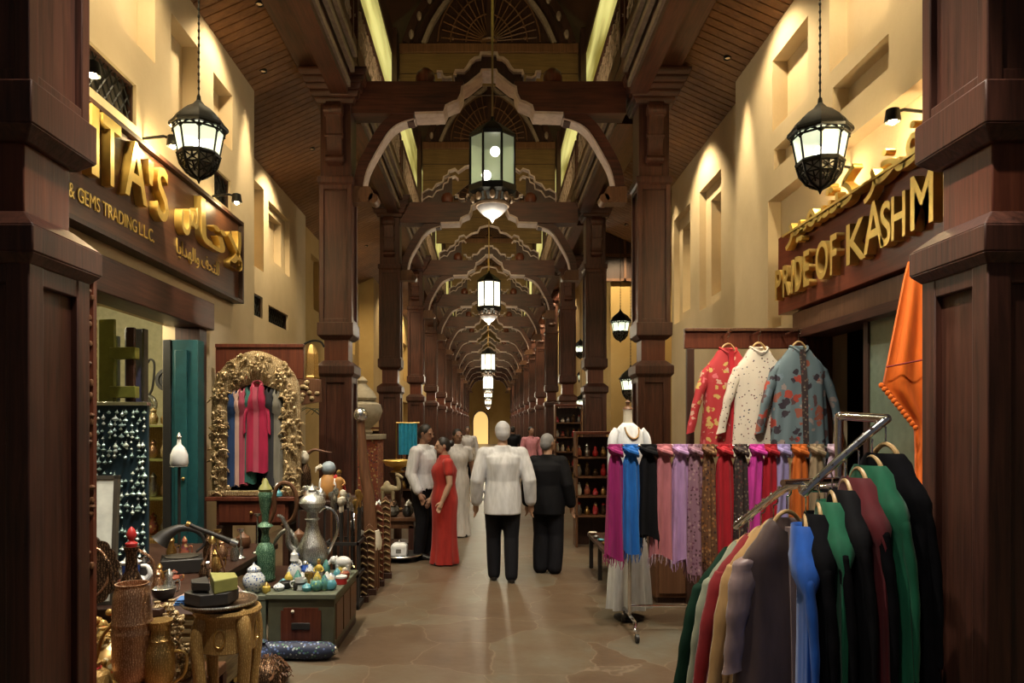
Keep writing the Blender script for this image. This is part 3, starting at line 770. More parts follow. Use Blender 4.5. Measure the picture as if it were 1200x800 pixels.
MB().tube([(.15,0,.05),(.22,0,.05),(.22,0,.0)], .008, 6).build('crank', M['silver'], gr)
bl = vessel('blue_goblet', 'cobalt blue glass cup with a white flower rim in the window', 'cup', (-2.47,4.98,.60), [(.05,0),(.055,.01),(.02,.03),(.02,.06),(.055,.09),(.06,.16),(.055,.16),(.05,.10)], 'blue_glass', 16,
  lid=([(.055,.16),(.07,.18),(.05,.185),(.03,.22),(.0,.225)], 'white_enamel'))
cl = vessel('pale_figurine', 'white curled porcelain bird beside the cobalt cup', 'figurine', (-2.34,4.86,.60), [(.03,0),(.05,.02),(.055,.06),(.03,.10),(.0,.11)], 'white_enamel', 14,
  spout=([(.03,0,.08),(.06,0,.12),(.04,0,.17),(.0,0,.175)], (.022,.010), 'white_enamel'))
for k, (x, y, h, lb) in enumerate(((-2.02,6.3,.32,'taller slim steel candle stand on the dark display table'), (-2.08,6.05,.22,'shorter slim steel candle stand on the dark display table'), (-2.16,5.75,.26,'gilt candle stand between the gramophone and the telescope'))):
    t = thing('candle_stand', lb, 'candlestick', (x, y, .60), group='slim candle stands in the window')
    MB().lathe([(.04,0),(.045,.01),(.015,.03),(.008,.05)], 12).build('base', M['silver' if k < 2 else 'brass'], t)
    MB().tube([(0,0,.04),(0,0,h)], .007, 6).build('stem', M['silver' if k < 2 else 'brass'], t)
    MB().lathe([(.008,h),(.025,h+.01),(.03,h+.03),(.02,h+.03)], 12).build('cup', M['silver' if k < 2 else 'brass'], t)

random.seed(61)
CL = [('brass_chased','brass'),('black_lacquer','glossy black'),('silver_chased','silver'),('copper_chased','copper'),('bronze','bronze'),('patchwork','patterned')]
WHERE = ['by the cobalt cup','by the gramophone','behind the telescope','at the aisle edge']
for k in range(20):
    r_, c_ = divmod(k, 5)
    x = -2.62+c_*.135+random.uniform(-.03,.03); y = 4.75+r_*.40+random.uniform(-.06,.06)
    if (abs(x+2.05) < .16 and abs(y-5.35) < .14) or (abs(x+2.36) < .26 and abs(y-5.55) < .22): continue
    m, w_ = CL[(k*5+r_) % 6]; h = random.uniform(.09,.22); q = random.uniform(.03,.05)
    vessel('window_jar', '%s jar on the dark display table %s, %s of its row' % (w_, WHERE[r_], ORD[c_]), 'jar', (x,y,.60), [(q*.6,0),(q,h*.12),(q*1.1,h*.4),(q*.5,h*.68),(q*.7,h*.8),(q*.6,h*.8)], m, 14, lid=([(q*.72,h*.8),(q*.4,h*.92),(.003,h)], m), handle=([(q*.95,0,h*.55),(q*1.8,0,h*.6),(q*1.7,0,h*.25),(q*1.0,0,h*.2)], .005, m), group='jars on the dark display table')
# ---- board of pendants
pb = thing('pendant_board', 'tall dark blue board in the window hung with pale glass pendants', 'board', (-2.98,5.92,.60))
MB().box(-.24,.18,0,.03,0,1.28).build('board', M['board_blue'], pb, smooth=False)
MB().box(-.25,.19,-.03,.04,1.28,1.31).build('top_rail', M['silver'], pb, bev=.003)
random.seed(11)
def make_pendant(mat):
    t = thing('glass_pendant', 'pale glass pendant hanging on the dark blue board in the window', 'pendant', (0,0,0), group='glass pendants on the blue board')
    MB().lathe([(.002,-.06),(.014,-.05),(.020,-.035),(.012,-.02),(.005,-.012),(.009,-.006),(.002,0)], 8).build('drop', M[mat], t)
    MB().tube([(0,.004,0),(0,.012,.02)], .002, 4).build('loop', M['silver'], t)
    return t
pA, pB = make_pendant('pendant_glass'), make_pendant('pendant_pale')
cells = [(i, j) for j in range(24) for i in range(9)]
first = {0: True, 1: True}
for i, j in cells:
    if random.random() < .10: continue
    x, z = -.215+i*.047+random.uniform(-.013,.013), .07+j*.051+random.uniform(-.014,.014)
    if (x+.02)**2+(z-.80)**2 < .007 or (x-.06)**2+(z-.34)**2 < .007 or (x+.06)**2*2+(z-.18)**2 < .004: continue
    k = random.random() < .40; src = pB if k else pA
    loc = (-2.98+x, 5.905-random.uniform(0,.012), .60+z); s = random.uniform(.55,1.0)
    s = (s*random.uniform(.8,1.5), s, s*random.uniform(.6,1.0))
    if first[k]: src.location = loc; src.scale = s; first[k] = False
    else: dup(src, loc, random.uniform(-.3,.3), scale=s)

# ---- things inside the shop behind the glass
sh = thing('lime_shelf_frame', 'lime green open shelf frame standing inside the gift shop', 'shelf', (-3.21,6.02,0))
MB().box(-.10,.03,.10,.14,0,2.62).build('upright', M['lime_paint'], sh, bev=.006)
MB().box(.13,.20,.10,.14,0,2.55).build('upright', M['dark_wood'], sh, bev=.006)
for z in (1.95,2.28): MB().box(.0,.22,.08,.16,z,z+.10).build('shelf', M['lime_paint'], sh, bev=.006)
MB().tube([(-.14,.12,1.7),(-.14,.12,2.62)], .02, 6).build('bead_strip', M['gilt_carving'], sh)
bp = thing('blue_screen', 'tall slate blue panel standing inside the gift shop', 'panel', (-3.12,6.30,0))
MB().box(-.06,.10,.0,.05,0,2.56).build('board', M['blue_paint'], bp, bev=.006)
MB().box(-.16,-.12,.0,.05,0,2.5).build('post', M['grey_green'], bp, bev=.006)
MB().box(.10,.12,-.02,.06,0,2.56).build('edge_strip', M['plaque_dark'], bp, bev=.003)
td = thing('teal_cupboard', 'narrow dark teal cupboard at the far end of the gift shop window', 'cupboard', (-2.95,7.02,0))
MB().box(-.14,.12,.0,.16,0,2.55).build('body', M['teal_paint'], td, bev=.006)
MB().box(-.10,.02,-.02,.0,.1,2.45).build('door', M['teal_paint'], td, bev=.006)
MB().box(-.22,-.14,-.01,.12,0,2.55).build('stile', M['black_lacquer'], td, bev=.006)
MB().sphere((-.01,-.035,1.2), .018, 8, 6).build('knob', M['brass'], td)
gc = thing('glass_case', 'brass display case packed with trinkets inside the gift shop', 'cabinet', (-3.28,7.4,0))
MB().box(-.42,.25,.0,.35,0,.55).build('base', M['gold_lacquer'], gc, bev=.006)
for z in (.95,1.35,1.7): MB().box(-.42,.25,.0,.35,z,z+.02).build('shelf', M['lime_box'], gc, smooth=False)
MB().box(-.42,.25,.35,.37,.5,1.72).build('back', M['gold_lacquer'], gc, smooth=False)
for x in (-.42,.22): MB().box(x,x+.03,-.01,.02,.5,1.74).build('post', M['brass'], gc, smooth=False)
random.seed(21)
cat_n = 0
for zi, z in enumerate((.57,.97,1.37,1.72)):
    for k in range(5):
        m = ['brass_chased','patchwork','silver_chased','copper_chased','gilt_carving'][(k+zi) % 5]
        h = random.uniform(.14,.26)
        vessel('trinket_jar', '%s trinket jar, %s on the %s shelf of the brass display case' % (['brass','patterned','silver','copper','gilt'][(k+zi) % 5], ORD[k], ['lowest','second','third','topmost'][zi]), 'jar', (-3.62+k*.125, 7.52, z+.01),
          [(.03,0),(.045,h*.1),(.05,h*.4),(.025,h*.7),(.035,h*.85),(.03,h*.86)], m, 10, lid=([(.034,h*.85),(.02,h*.95),(.003,h*1.05)], m), group='trinket jars in the display case')
ck = thing('wall_clock', 'round dark dial with pale face hanging on the gift shop inner wall', 'clock', (-3.42,7.68,2.20))
ck.rotation_euler = (PI/2,0,0)
MB().lathe([(.10,-.02),(.125,0),(.12,.03),(.085,.03),(.08,.015)], 24).build('case', M['black_lacquer'], ck)
MB().lathe([(.08,.012),(.0,.014)], 24).build('dial', M['ivory'], ck)
MB().box(-.004,.004,0,.06,.016,.02).box(0,.045,-.004,.004,.016,.02).build('hands', M['black_lacquer'], ck, smooth=False)
ha = thing('hanging_ornament', 'silver filigree ornament on a long hook beside the round dial', 'ornament', (-3.62,7.66,2.02))
MB().tube(smooth_line([(0,0,.36),(.03,0,.40),(.07,0,.34),(.05,0,.10),(.0,0,0)],5), .012, 6).build('hook', M['black_lacquer'], ha)
MB().tube([(.09*math.cos(2*PI*j/16), 0, -.08+.09*math.sin(2*PI*j/16)) for j in range(16)], .018, 6, True).build('ring', M['silver_chased'], ha)
MB().lathe([(.003,-.16),(.05,-.12),(.06,-.08),(.03,-.03),(.004,0)], 12).build('drop', M['silver_chased'], ha)
vessel('white_lamp', 'white porcelain bell lamp on a post inside the gift shop', 'lamp', at(210,545,6.6), [(.07,0),(.08,.02),(.075,.10),(.05,.16),(.02,.19),(.015,.24)], 'white_enamel', 16, lid=([(.015,.24),(.025,.26),(.004,.30)], 'silver'), foot=([(.05,-.02),(.085,-.01),(.07,.0)], 'silver'))
st2 = thing('lamp_stand', 'slim dark post carrying the white bell lamp inside the gift shop', 'stand', at(210,545,6.6)-Vector((0,0,at(210,545,6.6).z)))
zz = at(210,545,6.6).z-.02
MB().lathe([(.10,0),(.11,.02),(.02,.05)], 14).build('base', M['black_lacquer'], st2)
MB().tube([(0,0,.04),(0,0,zz)], .014, 8).build('post', M['black_lacquer'], st2)
# carved strip on the door jamb behind the pillar
cs = thing('carved_screen_strip', 'narrow carved wooden fretwork strip hanging behind the gift shop pillar', 'carving', (-1.98,3.55,.95))
MB().box(-.03,.035,0,.03,-.95,1.55).build('board', M['red_wood'], cs, smooth=False)
mb = MB(); random.seed(5)
for k in range(46): mb.sphere((random.uniform(-.03,.035), -.008, .05+k*.032), (random.uniform(.010,.018), .014, random.uniform(.010,.02)), 6, 4)
mb.build('carving', M['brown_wood'], cs)

# ---- gilded frame with hanging garments, and its console
mf = thing('gilded_frame', 'tall arched frame of gilded floral carving standing on the console', 'frame', (-2.345,7.28,1.03))
W, HH = .46, 1.42
arch_in = [(-.27,.06),(-.27,.92),(-.22,1.02),(-.12,1.08),(0,1.11),(.12,1.08),(.22,1.02),(.27,.92),(.27,.06)]
arch_out = [(-.44,0),(-.45,.55),(-.44,.95),(-.40,1.16),(-.28,1.32),(-.12,1.41),(0,1.44),(.12,1.41),(.28,1.32),(.40,1.16),(.44,.95),(.45,.55),(.44,0)]
ai = smooth_line(arch_in[1:-1], 4); ao = smooth_line(arch_out[1:-1], 4)
def resample(L, n):
    d = [0]
    for a, b2 in zip(L, L[1:]): d.append(d[-1]+(Vector(b2)-Vector(a)).length)
    out = []
    for k in range(n):
        t = d[-1]*k/(n-1); i = max(j for j in range(len(d)) if d[j] <= t+1e-9); i = min(i, len(L)-2)
        out.append(Vector(L[i]).lerp(Vector(L[i+1]), (t-d[i])/max(d[i+1]-d[i], 1e-9)))
    return out
ai = resample([Vector((-.27,.03))]+ai+[Vector((.27,.03))], 60); ao = resample([Vector((-.44,0))]+ao+[Vector((.44,0))], 60)
R = []
for k in range(60):
    a, b2 = ai[k], ao[k]; m = (a+b2)/2
    R.append([(a.x,.04,a.y),(a.x,-.01,a.y),(m.x,-.06,m.y),(b2.x,-.02,b2.y),(b2.x,.04,b2.y)])
MB().rings(R).build('moulding', M['gilt_carving'], mf)
random.seed(9); mb = MB()
for i in range(230):
    k = random.randrange(60); t = random.random(); q = ai[k].lerp(ao[k], .03+.98*t)
    q = q+Vector((random.uniform(-.015,.015), random.uniform(-.015,.015)))
    d = -.02-.055*math.sin(PI*t); r = random.uniform(.014,.030)
    if random.random() < .6:
        a = random.random()*PI; e = Vector((math.cos(a), 0, math.sin(a))); c = Vector((q.x, d-.01, q.y))
        mb.tube([c-e*r*2, c-e*r*.5+Vector((0,-.012,r*.7)), c+e*r, c+e*r*1.8+Vector((0,0,-r))], [.004,r*.5,r*.45,.003], 6)
    else: mb.sphere((q.x, d-.005, q.y), (r, r*.7, r), 7, 5)
for k in range(0, 60, 5):
    q = ai[k].lerp(ao[k], .5)
    for j in range(6):
        a = j*PI/3; mb.sphere((q.x+.034*math.cos(a), -.075, q.y+.034*math.sin(a)), (.020,.012,.020), 7, 5)
    mb.sphere((q.x, -.085, q.y), .016, 8, 6)
mb.build('floral_carving', M['gilt_carving'], mf)
MB().prism([(q.x, q.y) for q in ai], .03, .045).build('back_panel', M['black_cloth'], mf)
MB().box(-.46,.46,-.06,.06,-.02,.035).build('sill', M['gilt_carving'], mf, bev=.008)
cst = thing('console_chest', 'reddish wooden console chest under the gilded frame', 'chest', (-2.36,7.32,0))
MB().box(-.46,.44,-.16,.20,.965,1.005).build('top', M['red_wood'], cst, bev=.006)
MB().box(-.36,.36,-.12,.18,.72,.965).build('body', M['red_wood'], cst, bev=.006)
MB().box(-.33,.33,-.14,-.12,.75,.94).build('drawer', M['red_wood'], cst, bev=.006)
MB().sphere((0,-.155,.85), .018, 8, 6).build('knob', M['brass'], cst)
for x in (-.36,.30): MB().box(x,x+.06,-.12,.18,0,.72).build('leg', M['deep_wood'], cst, bev=.006)
vessel('perfume_bottle', 'small gilt perfume bottle before the gilded frame', 'bottle', (-2.25,7.20,1.005), [(.03,0),(.05,.01),(.055,.04),(.02,.08),(.01,.12),(.018,.13)], 'ivory', 12, lid=([(.012,.125),(.018,.15),(.003,.19)], 'brass'))
vessel('perfume_bottle', 'small turquoise perfume bottle before the gilded frame', 'bottle', (-2.11,7.20,1.005), [(.03,0),(.05,.01),(.05,.04),(.02,.07),(.012,.09)], 'turquoise', 12, lid=([(.014,.09),(.024,.11),(.012,.13),(.003,.14)], 'white_enamel'))

# garments on hangers, shared builder -----------------------------------------------------------
def make_garment(name, label, cat, mat, w=.44, L=1.15, depth=.16, flare=1.15, sleeve=.55, sleeve_r=.062, folds=5, amp=.10, group=None, collar=None, seed=0, open_front=None, sleeve_out=.12, parts=None, neck=.075, trim=None):
    """origin: where the hanger hook meets the rail; the shoulders hang .17 below. x = across the shoulders"""
    rnd = random.Random(seed)
    t = thing(name, label, cat, (0,0,0), group=group)
    m = M[mat]; Z0 = -.14; n = 64; ph = rnd.random()*6
    prof = [(.06,neck*.75,.036),(.012,neck*.88,.046),(0,neck,.055),(.03,neck+.03,.058),(.085,w*.30,.060),(.135,w*.40,.064),(.185,w*.47,max(.062,depth*.42)),(.25,w*.50,depth*.48),(.34,w*.48,depth*.52)]
    k = 14
    for i in range(1, k+1):
        q = i/k; prof.append((.34+(L-.34)*q, w*(.48+(.5*flare-.48)*q), depth*(.52+.30*q*(flare-.6))))
    R = []
    for d, hx, hy in prof:
        q = max(0, (d-.12)/(L-.12)); r = []; dip = .055 if d < .05 or hx <= neck else .02 if d < .09 else 0
        for j in range(n):
            a = 2*PI*j/n
            f = 1+amp*(q**.6*math.sin(folds*a+ph+1.2*math.sin(2*a))+.55*q**.5*math.sin((2*folds+1)*a+2*ph+2.5*q)+(.25 if d > .12 else 0)*math.sin(4*a+9*d+ph))
            c, s = math.cos(a), math.sin(a)
            sx = math.copysign(abs(c)**.8, c); sy = math.copysign(abs(s)**.8, s)
            r.append((hx*sx*(1+.25*(f-1)), hy*sy*f*1.0+.25*hy*(f-1), Z0-d+.012*q*math.sin(3*a+ph)-dip*max(0, -s)**2))
        R.append(r)
    MB().rings(R, True, True).build('body', m, t, ang=60)
    if sleeve:
        for s in (-1, 1):
            sh = Vector((s*w*.43, 0, Z0-.175)); e = sh+Vector((s*(w*.5*0+sleeve_out*.55+.02), -.02, -sleeve*.5)); h = sh+Vector((s*(sleeve_out+.02), -.015, -sleeve))
            P = smooth_line([sh+Vector((-s*.06,0,.012)), sh+Vector((-s*.01,0,-.02)), e, h], 7); mm = len(P)-1
            rr = [sleeve_r*(.72+.38*math.sin(PI*min(1,.08+i/mm*1.25)))*(1+.07*math.sin(i*1.7+ph)) for i in range(mm+1)]
            R2 = []
            for i, p in enumerate(P):
                R2.append([(p.x+rr[i]*math.cos(2*PI*j/14)*.9, p.y+rr[i]*math.sin(2*PI*j/14)*.58*(1+.12*math.sin(3*2*PI*j/14+ph)), p.z-.012*s*math.cos(2*PI*j/14)) for j in range(14)])
            MB().rings(R2).build('sleeve', M[(parts or {}).get('sleeve', mat)], t, ang=60)
    if collar:
        cm = MB()
        cm.rings([[((neck+o_)*math.cos(2*PI*j/28), (neck+o_)*.78*math.sin(2*PI*j/28), Z0+z_-.055*max(0,-math.sin(2*PI*j/28))**2) for j in range(28)] for o_, z_ in ((.006,-.018),(.014,.006),(.004,.016),(-.008,.0),(-.004,-.02))], False, False)
        cm.build('collar', M[collar], t)
    if trim:
        R3 = []
        for d, hx, hy in prof[3:]:
            R3.append([(-.025, -hy*1.04-.012, Z0-d), (.025, -hy*1.04-.012, Z0-d), (.025, -hy*.5, Z0-d), (-.025, -hy*.5, Z0-d)])
        MB().rings(R3).build('placket', M[trim], t)
    return t
def make_hanger(label, w=.40, group=None, mat='hanger_wood'):
    t = thing('clothes_hanger', label, 'hanger', (0,0,0), group=group)
    ar = smooth_line([(-w*.38,0,-.272),(-w*.26,0,-.225),(-.05,0,-.135),(0,0,-.105),(.05,0,-.135),(w*.26,0,-.225),(w*.38,0,-.272)], 4)
    MB().tube(ar, [.010]*len(ar), 8).build('arms', M[mat], t)
    hk = [(0,0,-.10),(0,0,-.035)]+[(.022*math.cos(a)+.0, 0, .004+.022*math.sin(a)-.02) for a in [PI*1.5+k*.45 for k in range(9)]]
    MB().tube(hk, .0035, 6).build('hook', M['chrome'], t)
    return t

cloth('navy_silk', (.012,.04,.13)); cloth('blush_silk', (.52,.34,.28)); cloth('crimson_silk', (.34,.008,.05)); cloth('jade_silk', (.03,.14,.12)); cloth('charcoal_silk', (.035,.035,.04)); cloth('grey_brocade', (.16,.15,.12)); cloth('rose_silk', (.36,.06,.10))
for k, (mat, x, wd, lb) in enumerate((('navy_silk',-.235,.10,'navy garment hanging at the far end inside the gilded frame'),('blush_silk',-.185,.06,'narrow blush garment hanging inside the gilded frame'),('rose_silk',-.13,.10,'deep rose garment hanging between the blush and jade ones in the gilded frame'),
     ('jade_silk',-.06,.12,'jade green garment hanging inside the gilded frame'),('charcoal_silk',.14,.13,'charcoal garment hanging inside the gilded frame'),('grey_brocade',.215,.11,'grey brocade garment hanging last inside the gilded frame'))):
    g = make_garment('hanging_garment', lb, 'garment', mat, w=wd*1.05, L=.98, depth=.05, flare=1.0, sleeve=0, folds=6, amp=.12, group='garments inside the gilded frame', seed=k, neck=.02)
    g.location = (-2.345+x, 7.27, 2.22+.05*(1-abs(x)/.235))
g = make_garment('crimson_kurta', 'crimson kurta on a hanger in the middle of the gilded frame', 'garment', 'crimson_silk', w=.22, L=.88, depth=.06, flare=1.0, sleeve=.32, sleeve_r=.022, sleeve_out=.01, folds=4, amp=.12, collar='rose_silk', trim='rose_silk', neck=.04, seed=3)
g.location = (-2.325,7.245,2.27)
h = make_hanger('pink hanger holding the crimson kurta in the gilded frame', .17, mat='rose_silk'); h.location = (-2.325,7.245,2.27)

# wooden board behind the frame, carved plaque and cage lantern past it
o = thing('timber_board', 'reddish timber board mounted behind the top of the gilded frame', 'board', (-2.40,7.55,2.20))
MB().box(-.46,.46,0,.04,0,.36).build('panel', M['red_wood'], o, bev=.006)
MB().box(-.46,.46,-.015,.05,.33,.37).build('cap_rail', M['red_wood'], o, bev=.004)
MB().box(-.04,.04,.0,.04,-2.2,0).build('post', M['deep_wood'], o, bev=.004)
cp = thing('carved_plaque', 'carved brown plaque with pale flowers beside the gilded frame', 'plaque', (-2.02,8.05,1.93))
MB().prism([(-.13,0),(.15,.05),(.15,.30),(-.13,.32)], -.015, .015).build('board', M['brown_wood'], cp, bev=.004)
mb = MB(); random.seed(31)
for k in range(12): mb.sphere((random.uniform(-.09,.12), -.02, random.uniform(.06,.27)), (.03,.014,.025), 7, 5)
mb.build('flower_carving', M['gilt_carving'], cp)
MB().box(-.13,-.10,.0,.05,-1.93,.1).build('stake', M['dark_wood'], cp, bev=.004)
cg = thing('cage_lantern', 'arched brass cage lantern hanging above the carved plaque', 'lantern', (-2.0,8.15,2.26))
MB().tube(smooth_line([(-.14,0,.02),(-.14,0,.24),(-.10,0,.36),(0,0,.41),(.10,0,.40),(.14,0,.34)],5), .012, 6).build('hook', M['black_metal'], cg)
MB().tube([(-.14,0,.02),(-.14,0,-2.26)], .012, 6).build('pole', M['black_metal'], cg)
MB().lathe([(.075,.0),(.08,.02),(.07,.26),(.05,.33),(.02,.37)], 6).build('cage', M['brass_chased'], cg, smooth=False)
MB().lathe([(.085,-.02),(.09,0),(.075,.02)], 6).build('base', M['brass'], cg, smooth=False)

# ---- inlaid chest with ceramics
ch = thing('inlaid_chest', 'olive wooden chest with dark inlaid panel, crowded with ceramics', 'chest', (-1.41,5.86,0))
MB().box(-.25,.25,-.44,.44,.05,.42).build('body', M['olive_chest'], ch, bev=.008)
MB().box(-.265,.265,-.46,.46,.415,.455).build('rim', M['grey_green'], ch, bev=.006)
pp = [(-.15,.11),(-.13,.11),(-.13,.09),(.13,.09),(.13,.11),(.15,.11),(.15,.33),(.13,.33),(.13,.35),(-.13,.35),(-.13,.33),(-.15,.33)]
MB().prism(pp, -.452, -.44).build('inlay_panel', M['red_wood'], ch, smooth=False)
MB().box(-.07,.07,-.46,-.452,.19,.24).build('handle_plate', M['black_lacquer'], ch, bev=.004)
MB().sphere((-.06,-.455,.325), .014, 8, 6).build('knob', M['ivory'], ch)
for k in range(3): MB().box(.25,.258,-.40+k*.28,-.16+k*.28,.10,.37).build('side_panel', M['brown_wood'], ch, smooth=False)
MB().box(-.25,.25,-.44,.44,0,.05).build('plinth', M['deep_wood'], ch, bev=.004)
zc = .455
def C(px_, d): return (px_-VX)*d/FOC
items = [
 ('ceramic_mug','white mug with dark bands at the front of the olive chest','mug',(C(352,5.55),5.55),[(.035,0),(.04,.005),(.042,.09),(.036,.09),(.034,.02)],'white_enamel',dict(handle=([(-.04,0,.07),(-.075,0,.06),(-.07,0,.03),(-.04,0,.02)],.006,'white_enamel'), lid=([(.0435,.045),(.044,.05),(.0435,.06)],'black_lacquer'))),
 ('round_jar','round green glazed jar at the front of the olive chest','jar',(C(371,5.52),5.52),[(.025,0),(.045,.015),(.052,.045),(.04,.075),(.025,.085)],'green_blue_glaze',dict(lid=([(.026,.085),(.02,.10),(.004,.11)],'lime_box'))),
 ('round_jar','round turquoise jar beside the green glazed jar','jar',(C(388,5.55),5.55),[(.02,0),(.04,.015),(.045,.045),(.03,.075),(.02,.08)],'turquoise',dict(lid=([(.022,.08),(.012,.10),(.003,.11)],'ivory'))),
 ('sugar_bowl','small black bowl on the near corner of the olive chest','bowl',(C(335,5.6),5.6),[(.025,0),(.04,.01),(.05,.05),(.045,.055),(.03,.02)],'black_lacquer',dict(foot=([(.02,0),(.03,.004),(.02,.01)],'silver'))),
 ('porcelain_vase','squat blue and white porcelain vase in the middle of the olive chest','vase',(C(345,5.85),5.85),[(.035,0),(.055,.02),(.062,.07),(.045,.12),(.025,.15),(.035,.17),(.03,.17)],'blue_white',dict(lid=([(.035,.17),(.03,.19),(.03,.22),(.012,.24),(.003,.26)],'white_enamel'))),
 ('gilt_cup','little gilt cup behind the white mug on the olive chest','cup',(C(362,5.72),5.72),[(.025,0),(.028,.004),(.01,.02),(.01,.04),(.035,.07),(.036,.10),(.03,.10)],'brass_chased',dict(handle=([(.034,0,.09),(.06,0,.085),(.05,0,.06),(.03,0,.06)],.004,'brass'))),
 ('red_tin','small red enamel tin at the edge of the olive chest','tin',(C(400,5.75),5.75),[(.04,0),(.045,.004),(.045,.05),(.04,.054)],'red_paint',dict(lid=([(.046,.05),(.046,.065),(.02,.075),(.003,.08)],'white_enamel'))),
 ('pink_jar','small pink and red jar near the edge of the olive chest','jar',(C(404,5.95),5.95),[(.03,0),(.04,.02),(.04,.05),(.02,.07)],'patchwork',dict(lid=([(.022,.07),(.02,.085),(.003,.095)],'ivory'))),
 ('blue_jar','cobalt blue jar at the foot of the silver coffee pot','jar',(C(358,6.05),6.05),[(.03,0),(.05,.02),(.055,.06),(.035,.09),(.03,.10)],'blue_glass',dict(lid=([(.032,.10),(.025,.12),(.004,.135)],'silver'))),
]
for nm, lb, ct, (x, y), pr, mt, kw in items:
    vessel(nm, lb, ct, (x, y, zc), pr, mt, 18, **kw)
random.seed(71)
for k in range(20):
    r_, c_ = divmod(k, 4)
    x = -1.60+c_*.115+random.uniform(-.02,.02); y = 5.52+r_*.15+random.uniform(-.02,.02)
    m, w_ = [('blue_white','blue and white'),('white_enamel','white'),('green_blue_glaze','green glazed'),('black_lacquer','black'),('silver_chased','silver'),('yellow_paint','yellow'),('turquoise','turquoise')][(k*3+r_) % 7]
    h = random.uniform(.06,.14); q = random.uniform(.028,.042)
    vessel('chest_trinket', '%s lidded trinket on the olive chest, %s in its %s row' % (w_, ORD[c_], ORD[r_]), 'trinket', (x,y,zc), [(q*.7,0),(q,h*.2),(q*1.05,h*.5),(q*.7,h*.75),(q*.5,h*.8)], m, 12, lid=([(q*.55,h*.8),(q*.35,h*.92),(.003,h)], m), group='lidded trinkets on the olive chest')
# figurines
def figurine(label, loc, h, robe, skin_m, hat, rotz=0, group=None):
    t = thing('figurine', label, 'figurine', loc, rotz, group)
    MB().lathe([(.16*h,0),(.17*h,.02*h),(.13*h,.2*h),(.10*h,.45*h),(.15*h,.62*h),(.13*h,.70*h),(.05*h,.76*h)], 14).build('robe', M[robe], t)
    MB().sphere((0,0,.83*h), (.075*h,.08*h,.10*h), 12, 8).build('head', M[skin_m], t)
    MB().lathe([(.085*h,.88*h),(.09*h,.92*h),(.06*h,.98*h),(.004,1.0*h)], 12).build('hat', M[hat], t)
    for s in (-1, 1): MB().tube([(s*.12*h,0,.66*h),(s*.20*h,-.06*h,.52*h),(s*.12*h,-.15*h,.46*h)], [.045*h,.04*h,.03*h], 8).build('arm', M[robe], t)
    return t
figurine('white robed porcelain figurine on the olive chest', (-1.60,6.02,zc), .20, 'white_enamel','ivory','blue_glass')
figurine('yellow robed figurine on the olive chest before the silver coffee pot', (C(373,5.8),5.82,zc), .19, 'yellow_paint','orange_paint','brass')
# white elephant
def elephant(label, loc, s, mat, rotz=0):
    t = thing('elephant_figurine', label, 'figurine', loc, rotz, scale=s)
    b = MB().sphere((0,0,.62), (.42,.28,.30), 16, 10).build('body', M[mat], t)
    MB().sphere((.46,0,.72), (.2,.18,.2), 12, 8).build('head', M[mat], t)
    MB().tube(smooth_line([(.60,0,.70),(.74,0,.52),(.76,0,.28),(.84,0,.20),(.92,0,.30)],4), [.09-.05*i/16 for i in range(17)], 10).build('trunk', M[mat], t)
    for s2 in (-1,1):
        MB().sphere((.36,s2*.22,.74), (.05,.12,.18), 10, 6).build('ear', M[mat], t)
        MB().tube([(.58,s2*.09,.60),(.70,s2*.11,.50),(.78,s2*.1,.54)], [.03,.022,.006], 6).build('tusk', M['ivory'], t)
        for x in (-.25,.25): MB().lathe([(.10,0),(.105,.03),(.09,.3),(.12,.5)], 10, (x,s2*.15,0)).build('leg', M[mat], t)
    MB().tube([(-.40,0,.7),(-.48,0,.55),(-.47,0,.4)], [.03,.02,.015], 6).build('tail', M[mat], t)
    return t
elephant('white elephant figurine at the back of the olive chest', (C(402,6.12),6.12,zc), .17, 'white_enamel', PI)
# silver coffee pot
sp = vessel('coffee_pot', 'tall chased silver coffee pot with long handle at the back of the olive chest', 'pot', (C(366,6.2),6.2,zc),
  [(.075,0),(.085,.015),(.06,.04),(.06,.06),(.125,.11),(.14,.17),(.115,.25),(.07,.33),(.05,.40),(.048,.44),(.065,.46),(.05,.47),(.045,.52),(.07,.55)], 'silver_chased', 24,
  lid=([(.075,.55),(.10,.57),(.115,.60),(.10,.64),(.06,.67),(.03,.69),(.035,.71),(.015,.73),(.003,.77)], 'silver_chased'),
  handle=([(.055,0,.52),(.12,0,.56),(.20,0,.50),(.215,0,.36),(.16,0,.22),(.125,0,.15)], .014, 'silver'), spout=([(-.12,0,.16),(-.20,0,.24),(-.21,0,.36),(-.26,0,.47),(-.30,0,.49)], (.032,.012), 'silver_chased'))
# grey green side table, blue white vase, brocade roll, fur basket
sd = thing('side_table', 'small grey green side table with arched sides next to the olive chest', 'table', (-1.79,5.55,0))
MB().box(-.11,.11,-.12,.12,.40,.44).build('tabletop', M['grey_green'], sd, bev=.005)
ar = [(-.11,0),(-.075,0),(-.07,.22)]+[(.07*math.cos(a), .26+.06*math.sin(a)) for a in [PI-k*PI/8 for k in range(9)]]+[(.07,.22),(.075,0),(.11,0),(.11,.40),(-.11,.40)]
for y in (-.115,.10): MB().prism(ar, y, y+.015).build('side_panel', M['grey_green'], sd, smooth=False)
vessel('ginger_jar', 'blue and white ginger jar standing on the grey green side table', 'jar', (-1.80,5.53,.44), [(.04,0),(.06,.02),(.085,.07),(.08,.12),(.05,.155),(.045,.165)], 'blue_white', 20, lid=([(.05,.165),(.05,.18),(.03,.20),(.012,.21),(.004,.23)], 'blue_white'))
